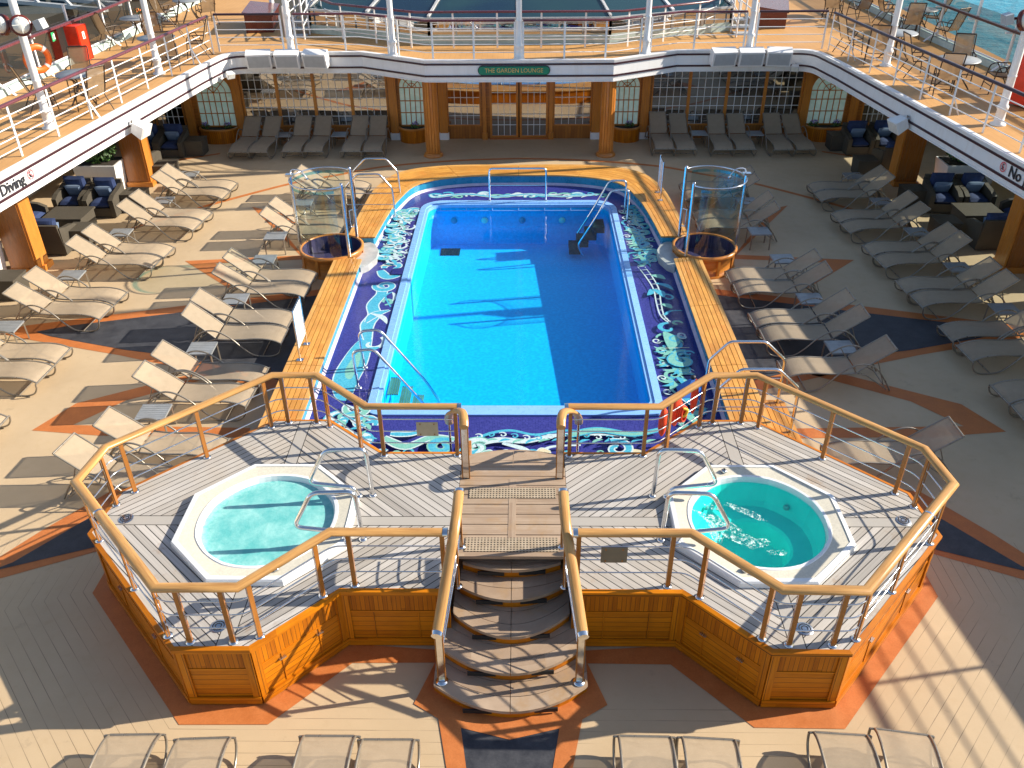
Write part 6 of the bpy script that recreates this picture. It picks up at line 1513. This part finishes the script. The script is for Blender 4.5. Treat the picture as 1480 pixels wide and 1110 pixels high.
# windbreaks at the ship's side
for s in (-1, 1):
    t = thing('windbreak', 'glass windbreak with %s cap rail along the %s upper deck edge' % (('purple', 'port') if s < 0 else ('dark', 'starboard')), 'windbreak', (s * 13.6, 22, ZU))
    P = [(s * 13.75, 14), (s * 13.55, 20), (s * 13.4, 24), (s * 13.1, 28.5), (s * 12.9, 34), (s * 12.8, 44)]
    b = MB(); b.sweep([(x, y, 0) for x, y in P], [(-0.15, ZU), (0.16, ZU), (0.10, ZU + 0.16), (-0.12, ZU + 0.16)]); b.build('kerb', 'upper_kerb', t)
    b = MB()
    for a, c in zip(P, P[1:]): b.quad([(*a, ZU + 0.22), (*c, ZU + 0.22), (*c, ZU + 1.35), (*a, ZU + 1.35)])
    b.build('glass', 'windbreak_glass', t)
    b = MB(); b.sweep([(x - s * 0.10, y, 0) for x, y in P], [(-0.05, ZU + 1.05), (0.05, ZU + 1.05), (0.05, ZU + 1.11), (-0.05, ZU + 1.11)]); b.build('cap_rail', 'rail_cap_purple' if s < 0 else 'navy_trim', t)
    b = MB(); b.tube([(x, y, ZU + 0.2) for x, y in P], 0.03, 6); b.build('bottom_bar', 'white_paint', t)
    for k in range(15):
        y = 14.6 + k * 2.0
        for p, q in zip(P, P[1:]):
            if p[1] <= y <= q[1]: x = p[0] + (q[0] - p[0]) * (y - p[1]) / (q[1] - p[1])
        b = MB(); b.box(x - 0.03, y - 0.035, ZU + 0.1, x + 0.03, y + 0.035, ZU + 1.55); b.box(x - s * 0.18 - 0.07, y - 0.03, ZU + 1.0, x - s * 0.02, y + 0.03, ZU + 1.04); b.bar((x - s * 0.38, y, ZU), (x - s * 0.02, y, ZU + 0.28), 0.015, 0.10, 0, up=(0, 1, 0)); b.build('post', 'white_paint', t)

# upper deck chairs and tables (chair faces +x)
def make_chair():
    t = thing('deck_chair', 'tan sling armchair', 'chair')
    bk = [(-0.20, 0.42), (-0.26, 0.60), (-0.34, 0.85), (-0.42, 1.08)]
    b = MB(); strip(b, [(0.24, 0.45), (0.10, 0.435), (-0.10, 0.42), (-0.19, 0.42)], -0.22, 0.22); b.build('seat_sling', 'sling_tan', t)
    b = MB(); strip(b, bk, -0.22, 0.22); b.build('back_sling', 'sling_tan', t)
    for s in (-1, 1):
        y = s * 0.245; b = MB(); b.tube([(x - 0.0, y, z) for x, z in [(0.26, 0.45), (0.10, 0.435), (-0.18, 0.42)] + bk[1:]], 0.017, 6)
        b.tube(fillet([(0.30, y * 1.08, 0.0), (0.22, y * 1.08, 0.62), (0.08, y * 1.1, 0.67), (-0.30, y * 1.1, 0.66)], 0.08, 3), 0.015, 6); b.tube([(-0.36, y * 1.08, 0.0), (-0.10, y * 1.05, 0.43), (0.05, y * 1.1, 0.66)], 0.014, 6); b.build('side_frame', 'dark_frame', t)
    b = MB(); b.tube([(-0.425, -0.24, 1.09), (-0.425, 0.24, 1.09)], 0.018, 6); b.tube([(0.26, -0.24, 0.45), (0.26, 0.24, 0.45)], 0.015, 6); b.tube([(0.27, -0.26, 0.2), (0.27, 0.26, 0.2)], 0.011, 6); b.tube([(-0.25, -0.26, 0.2), (-0.25, 0.26, 0.2)], 0.011, 6); b.build('crossbars', 'dark_frame', t)
    return t
DC = make_chair(); DU = [False]
def make_round():
    t = thing('round_table', 'round grey topped deck table', 'table'); b = MB(); b.lathe([(0.0, 0.72), (0.52, 0.72), (0.53, 0.705), (0.53, 0.69), (0.0, 0.69)], n=28); b.build('tabletop', 'table_grey', t)
    for k in range(4):
        a = R(45 + 90 * k); b = MB(); c, s = math.cos(a), math.sin(a); b.tube(spline([(0.40 * c, 0.40 * s, 0.0), (0.15 * c, 0.15 * s, 0.32), (0.12 * c, 0.12 * s, 0.5), (0.34 * c, 0.34 * s, 0.69)], 4), 0.02, 6); b.build('leg', 'dark_frame', t)
    return t
RT = make_round(); RU = [False]
for x, y, l in [(-12.3, 29.3, 'round deck table nearest the port windbreak with a small plant'), (-10.55, 26.2, 'round deck table just behind the port white pole'), (-11.75, 32.6, 'round deck table farthest back on the port upper deck'), (-10.95, 21.9, 'round deck table behind the thick port pole'),
                (13.0, 30.0, 'round deck table farthest back on the starboard upper deck'), (11.25, 22.95, 'round deck table nearest on the starboard upper deck'), (10.95, 26.3, 'round deck table beside the starboard white pole'), (11.2, 33.0, 'round deck table near the starboard mahogany deck box')]:
    place(RT, RU, (x, y, ZU), 0.3, l, 'round tables on the upper deck')
for x, y, a, l in [(-11.35, 22.75, -80, 'tan chair facing the viewer beside the lifebuoy'), (-12.85, 28.35, 60, 'tan chair seen edge on by the port windbreak'), (-11.5, 28.4, 105, 'tan chair turned away left of the port white pole'), (-11.5, 29.9, 200, 'tan chair right of the plant table on the port deck'), (-10.0, 25.4, 110, 'tan chair right of the port white pole by the railing'), (-9.65, 26.9, 190, 'tan chair nearest the port corner of the railing'),
                   (-12.45, 32.0, 60, 'tan chair farthest left at the back of the port deck'), (-11.0, 32.1, 130, 'tan chair at the back of the port deck beside the deck box'), (-10.35, 21.1, 150, 'tan chair in shadow behind the port railing'), (-11.75, 21.3, 40, 'tan chair behind the thick port pole'),
                   (12.45, 29.2, 80, 'tan chair with its back to the viewer behind the starboard pole'), (10.75, 24.25, 0, 'pale edge on chair behind the starboard railing'), (10.72, 22.25, 75, 'tan chair with its back to the viewer behind the starboard railing'), (11.75, 23.75, -105, 'tan chair facing the viewer at the nearest starboard table'), (12.2, 22.5, 175, 'tan chair seen edge on nearest the thick starboard pole'), (13.2, 28.2, 120, 'dark backed chair against the starboard windbreak'),
                   (13.55, 30.2, 170, 'chair at the windbreak end of the farthest starboard table'), (9.85, 27.0, 10, 'pale edge on chair at the starboard corner of the railing'), (10.2, 25.75, 70, 'tan chair turned away left of the starboard pole'), (10.9, 32.2, 60, 'tan chair at the back near the starboard deck box'), (11.7, 31.9, 110, 'tan chair at the back behind the starboard pole'), (12.5, 31.4, 0, 'pale edge on chair at the back of the starboard deck')]:
    place(DC, DU, (x, y, ZU), R(a), l, 'sling chairs on the upper deck')
t = thing('potted_plant', 'small flowering plant in white pot on a port deck table', 'plant', (-12.15, 29.15, ZU + 0.72)); b = MB(); b.lathe([(0.05, ZU + 0.72), (0.07, ZU + 0.83), (0.0, ZU + 0.83)], (-12.15, 29.15, 0), 12); b.build('pot', 'reflective_white', t); b = MB(); leaves(b, (-12.15, 29.15, ZU + 0.93), (0.14, 0.14, 0.09), 60, rr, 0.04); leaves(b, (-12.15, 29.15, ZU + 0.97), (0.12, 0.12, 0.07), 25, rr, 0.03, 1); b.mi = [m if i < 60 else 2 for i, m in enumerate(b.mi)]; b.build('foliage', ['leaf_dark', 'leaf_light', 'lifebuoy_orange'], t)

# lifebuoy, cabinets, exit sign
t = thing('lifebuoy', 'orange lifebuoy with white bands hung on the port windbreak', 'lifebuoy', (-12.85, 24.2, 3.5)); c = Vector((-12.95, 23.9, 3.58)); X = Vector((0.62, 0.75, 0)).normalized(); Z = Vector((0, 0, 1)); N = X.cross(Z)
b = MB(); n = 40; rs = []
for k in range(n):
    a = 2 * PI * k / n; o = c + (X * math.cos(a) + Z * math.sin(a)) * 0.30; rs.append([o + (X * math.cos(a) + Z * math.sin(a)) * (0.085 * math.cos(2 * PI * j / 10)) + N * (0.06 * math.sin(2 * PI * j / 10)) for j in range(10)])
b.rings(rs, 0, closed=True); b.build('ring', 'lifebuoy_orange', t)
for k in range(4):
    b = MB(); rs = []
    for q in range(5):
        a = PI / 4 + k * PI / 2 + (q - 2) * 0.06; o = c + (X * math.cos(a) + Z * math.sin(a)) * 0.30; rs.append([o + (X * math.cos(a) + Z * math.sin(a)) * (0.09 * math.cos(2 * PI * j / 10)) + N * (0.065 * math.sin(2 * PI * j / 10)) for j in range(10)])
    b.rings(rs); b.build('band', 'reflective_white', t)
def cabinet(x, y, w, d, h, rz, l, icon):
    t = thing('fire_cabinet', l, 'cabinet', (x, y, ZU), R(rz)); b = MB(); b.box(-w / 2, -d / 2, 0.05, w / 2, d / 2, h); b.build('body', 'red_paint', t, at=(0, 0, 0))
    b = MB(); b.box(-w / 2 + 0.02, -d / 2 - 0.02, 0.08, w / 2 - 0.02, -d / 2 - 0.002, h - 0.03); b.build('door', 'red_paint', t, at=(0, 0, 0))
    if icon:
        b = MB(); y_ = -d / 2 - 0.024; b.quad([(-0.06, y_, h - 0.38), (0.06, y_, h - 0.38), (0.06, y_, h - 0.18), (-0.06, y_, h - 0.18)]); b.quad([(-0.025, y_ - 0.002, h - 0.36), (0.025, y_ - 0.002, h - 0.36), (0.025, y_ - 0.002, h - 0.26), (-0.025, y_ - 0.002, h - 0.26)], 1); b.quad([(-0.01, y_ - 0.002, h - 0.26), (0.04, y_ - 0.002, h - 0.22), (0.03, y_ - 0.002, h - 0.205), (-0.015, y_ - 0.002, h - 0.24)], 1); b.build('symbol', ['reflective_white', 'red_paint'], t, at=(0, 0, 0))
cabinet(-12.98, 26.45, 0.50, 0.40, 1.02, 82, 'tall bright red cabinet with extinguisher symbol on the port upper deck', True)
cabinet(12.45, 21.3, 0.9, 0.6, 1.25, 30, 'red cabinet at the picture edge behind the thick starboard pole', False)
t = thing('exit_sign', 'small green exit sign on a dark panel beside the red cabinet', 'sign', (-13.3, 25.75, ZU)); b = MB(); b.box(-13.36, 25.52, ZU + 0.2, -13.30, 25.98, ZU + 1.0); b.build('panel', 'mahogany', t); b = MB(); b.box(-13.298, 25.60, ZU + 0.72, -13.285, 25.80, ZU + 0.96); b.build('plate', 'exit_green', t)
b = MB(); x_ = -13.282; b.quad([(x_, 25.72, ZU + 0.76), (x_, 25.78, ZU + 0.76), (x_, 25.78, ZU + 0.92), (x_, 25.72, ZU + 0.92)]); b.quad([(x_, 25.63, ZU + 0.77), (x_, 25.65, ZU + 0.77), (x_, 25.69, ZU + 0.90), (x_, 25.67, ZU + 0.90)]); b.build('pictogram', 'reflective_white', t)
def deckbox(x, y, rz, l):
    t = thing('deck_box', l, 'deck box', (x, y, ZU), R(rz)); b = MB(); b.hexa([(-0.45, -1.1, 0), (0.45, -1.1, 0), (0.45, 1.1, 0), (-0.45, 1.1, 0), (-0.45, -1.1, 0.6), (0.45, -1.1, 0.48), (0.45, 1.1, 0.48), (-0.45, 1.1, 0.6)]); b.build('body', 'mahogany', t, at=(0, 0, 0))
    b = MB(); b.hexa([(-0.5, -1.15, 0.605), (0.5, -1.15, 0.485), (0.5, 1.15, 0.485), (-0.5, 1.15, 0.605), (-0.5, -1.15, 0.66), (0.5, -1.15, 0.54), (0.5, 1.15, 0.54), (-0.5, 1.15, 0.66)]); b.build('lid', 'mahogany', t, at=(0, 0, 0))
deckbox(-8.9, 31.6, 8, 'dark mahogany deck box on the port upper deck'); deckbox(8.75, 31.9, -14, 'dark mahogany deck box on the starboard upper deck')
# small white gangway stairs beside the skylight
for s in (-1, 1):
    t = thing('white_steps', 'white steel steps and rails %s of the skylight' % ('left' if s < 0 else 'right'), 'stairs', (s * 7.4, 30, ZU))
    for k in range(4):
        b = MB(); y = 29.4 + k * 0.8; b.tube([(s * 7.6, y, ZU), (s * 7.6, y, ZU + 1.0)], 0.03, 6); b.tube([(s * 7.0, y, ZU), (s * 7.0, y, ZU + 1.3)], 0.03, 6); b.build('post', 'white_paint', t)
    for z in (0.4, 0.7, 1.0): b = MB(); b.tube([(s * 7.6, 29.4, ZU + z), (s * 7.6, 31.8, ZU + z)], 0.02, 6); b.tube([(s * 7.0, 29.4, ZU + z), (s * 7.0, 31.8, ZU + z + 0.4)], 0.02, 6); b.build('rail', 'white_paint', t)
    b = MB()
    for k in range(4): b.box(s * 7.02, 29.7 + k * 0.4, ZU + 0.15 * k, s * 7.58, 30.05 + k * 0.4, ZU + 0.15 * k + 0.05)
    b.build('tread', 'grey_paint', t)

# skylight behind the railing
sk = thing('skylight', 'dark blue glass skylight with white bars behind the far railing', 'skylight', (0, 32, ZU))
base = [(-9.0, 40.0), (-7.0, 30.4), (-2.85, 28.6), (2.85, 28.6), (7.0, 30.4), (9.0, 40.0)]
top = [(-5.2, 40.0), (-4.9, 36.0), (-1.7, 34.6), (1.7, 34.6), (4.9, 36.0), (5.2, 40.0)]; ZS, ZT = ZU + 0.72, ZU + 2.3
b = MB()
for a, c in zip(base, base[1:]): b.quad([(*a, ZU), (*c, ZU), (*c, ZU + 0.28), (*a, ZU + 0.28)])
b.build('curb', 'upper_kerb', sk)
b = MB()
for a, c in zip(base, base[1:]):
    A, C_ = Vector((*a, 0)), Vector((*c, 0)); inw = Vector((-(C_ - A).y, (C_ - A).x, 0)).normalized() * 0.05
    b.quad([(A + inw)[:2] + (ZU + 0.28,), (C_ + inw)[:2] + (ZU + 0.28,), (C_ + inw)[:2] + (ZS,), (A + inw)[:2] + (ZS,)])
b.build('blinds', 'blind_tan', sk)
b = MB()
for a, c in zip(base, base[1:]): b.quad([(*a, ZU + 0.28), (*c, ZU + 0.28), (*c, ZS), (*a, ZS)])
b.build('side_glass', 'edge_glass' if False else 'window_glass', sk)
b = MB()
for (a, c), (p, q) in zip(zip(base, base[1:]), zip(top, top[1:])): b.quad([(*a, ZS + 0.06), (*c, ZS + 0.06), (*q, ZT), (*p, ZT)])
b.quad([(*p, ZT) for p in top]); b.build('roof_glass', 'skylight_glass', sk)
b = MB(); b.sweep([(x, y, 0) for x, y in base], [(-0.07, ZS - 0.01), (0.06, ZS - 0.01), (0.06, ZS + 0.06), (-0.07, ZS + 0.06)]); b.build('sill', 'grey_paint', sk)
b = MB()
for (a, p) in zip(base[1:5], top[1:5]): b.bar((*a, ZS + 0.09), (*p, ZT + 0.03), 0.08, 0.05)
b.bar((0, 28.6, ZS + 0.09), (0, 34.6, ZT + 0.03), 0.08, 0.05)
for sg in (-1, 1): b.bar((sg * 4.92, 29.5, ZS + 0.09), (sg * 3.3, 35.3, ZT + 0.03), 0.09, 0.06); b.build('glazing_bar', 'white_paint', sk)
b = MB()
for a, c in zip(base, base[1:]):
    n = 4
    for k in range(n + 1):
        p = Vector((*a, 0)).lerp(Vector((*c, 0)), k / n); b.box(p.x - 0.04, p.y - 0.04, ZU + 0.25, p.x + 0.04, p.y + 0.02, ZS)
b.build('mullion', 'cream_paint', sk)
white_rail('skylight_railing', [(-7.3, 31.6), (-6.0, 29.55), (-3.15, 27.98), (3.15, 27.98), (6.0, 29.55), (7.3, 31.6)], 'white railing with purple cap running round the skylight', 1.3, 'rail_cap_purple', 0, h=1.02, nrods=3)

# buildings ashore
t = thing('terminal_building', 'long terminal building with dark windows ashore beyond the port windbreak', 'building', (-85, 122, -12.5))
b = MB(); b.prism([(-130, 112), (-36, 132), (-40, 152), (-134, 132)], -12.5, 14.0); b.build('wall', 'terminal_wall', t)
A, C_ = Vector((-130, 112, 0)), Vector((-36, 132, 0)); d = (C_ - A).normalized(); nn = Vector((d.y, -d.x, 0))
for f in range(5):
    b = MB(); z = -11.4 + f * 5.0
    for k in range(20):
        p = A + d * (1 + k * 4.7) + nn * 0.15; q = p + d * 4.1; b.quad([(p.x, p.y, z), (q.x, q.y, z), (q.x, q.y, z + 3.9), (p.x, p.y, z + 3.9)])
    b.build('window_band', 'skylight_glass', t)
t = thing('gangway', 'grey covered gangway truss ashore beyond the port windbreak', 'gangway', (-48, 62, -12.5)); b = MB()
for z in (-2.2, -0.4): b.bar((-30, 66, z), (-70, 84, z), 0.4, 0.25); b.bar((-30, 68.5, z), (-70, 86.5, z), 0.4, 0.25)
for k in range(14): f = k / 13; b.bar((-30 - 40 * f, 66 + 18 * f, -2.2), (-30 - 40 * min(1, f + 0.05), 66 + 18 * min(1, f + 0.05), -0.4), 0.2, 0.2)
b.build('truss', 'grey_paint', t); b = MB()
for f in (0.1, 0.5, 0.9): b.bar((-30 - 40 * f, 67 + 18 * f, -12.5), (-30 - 40 * f, 67 + 18 * f, -2.2), 0.8, 0.8, 0, up=(0, 1, 0))
b.build('support', 'quay_concrete', t)
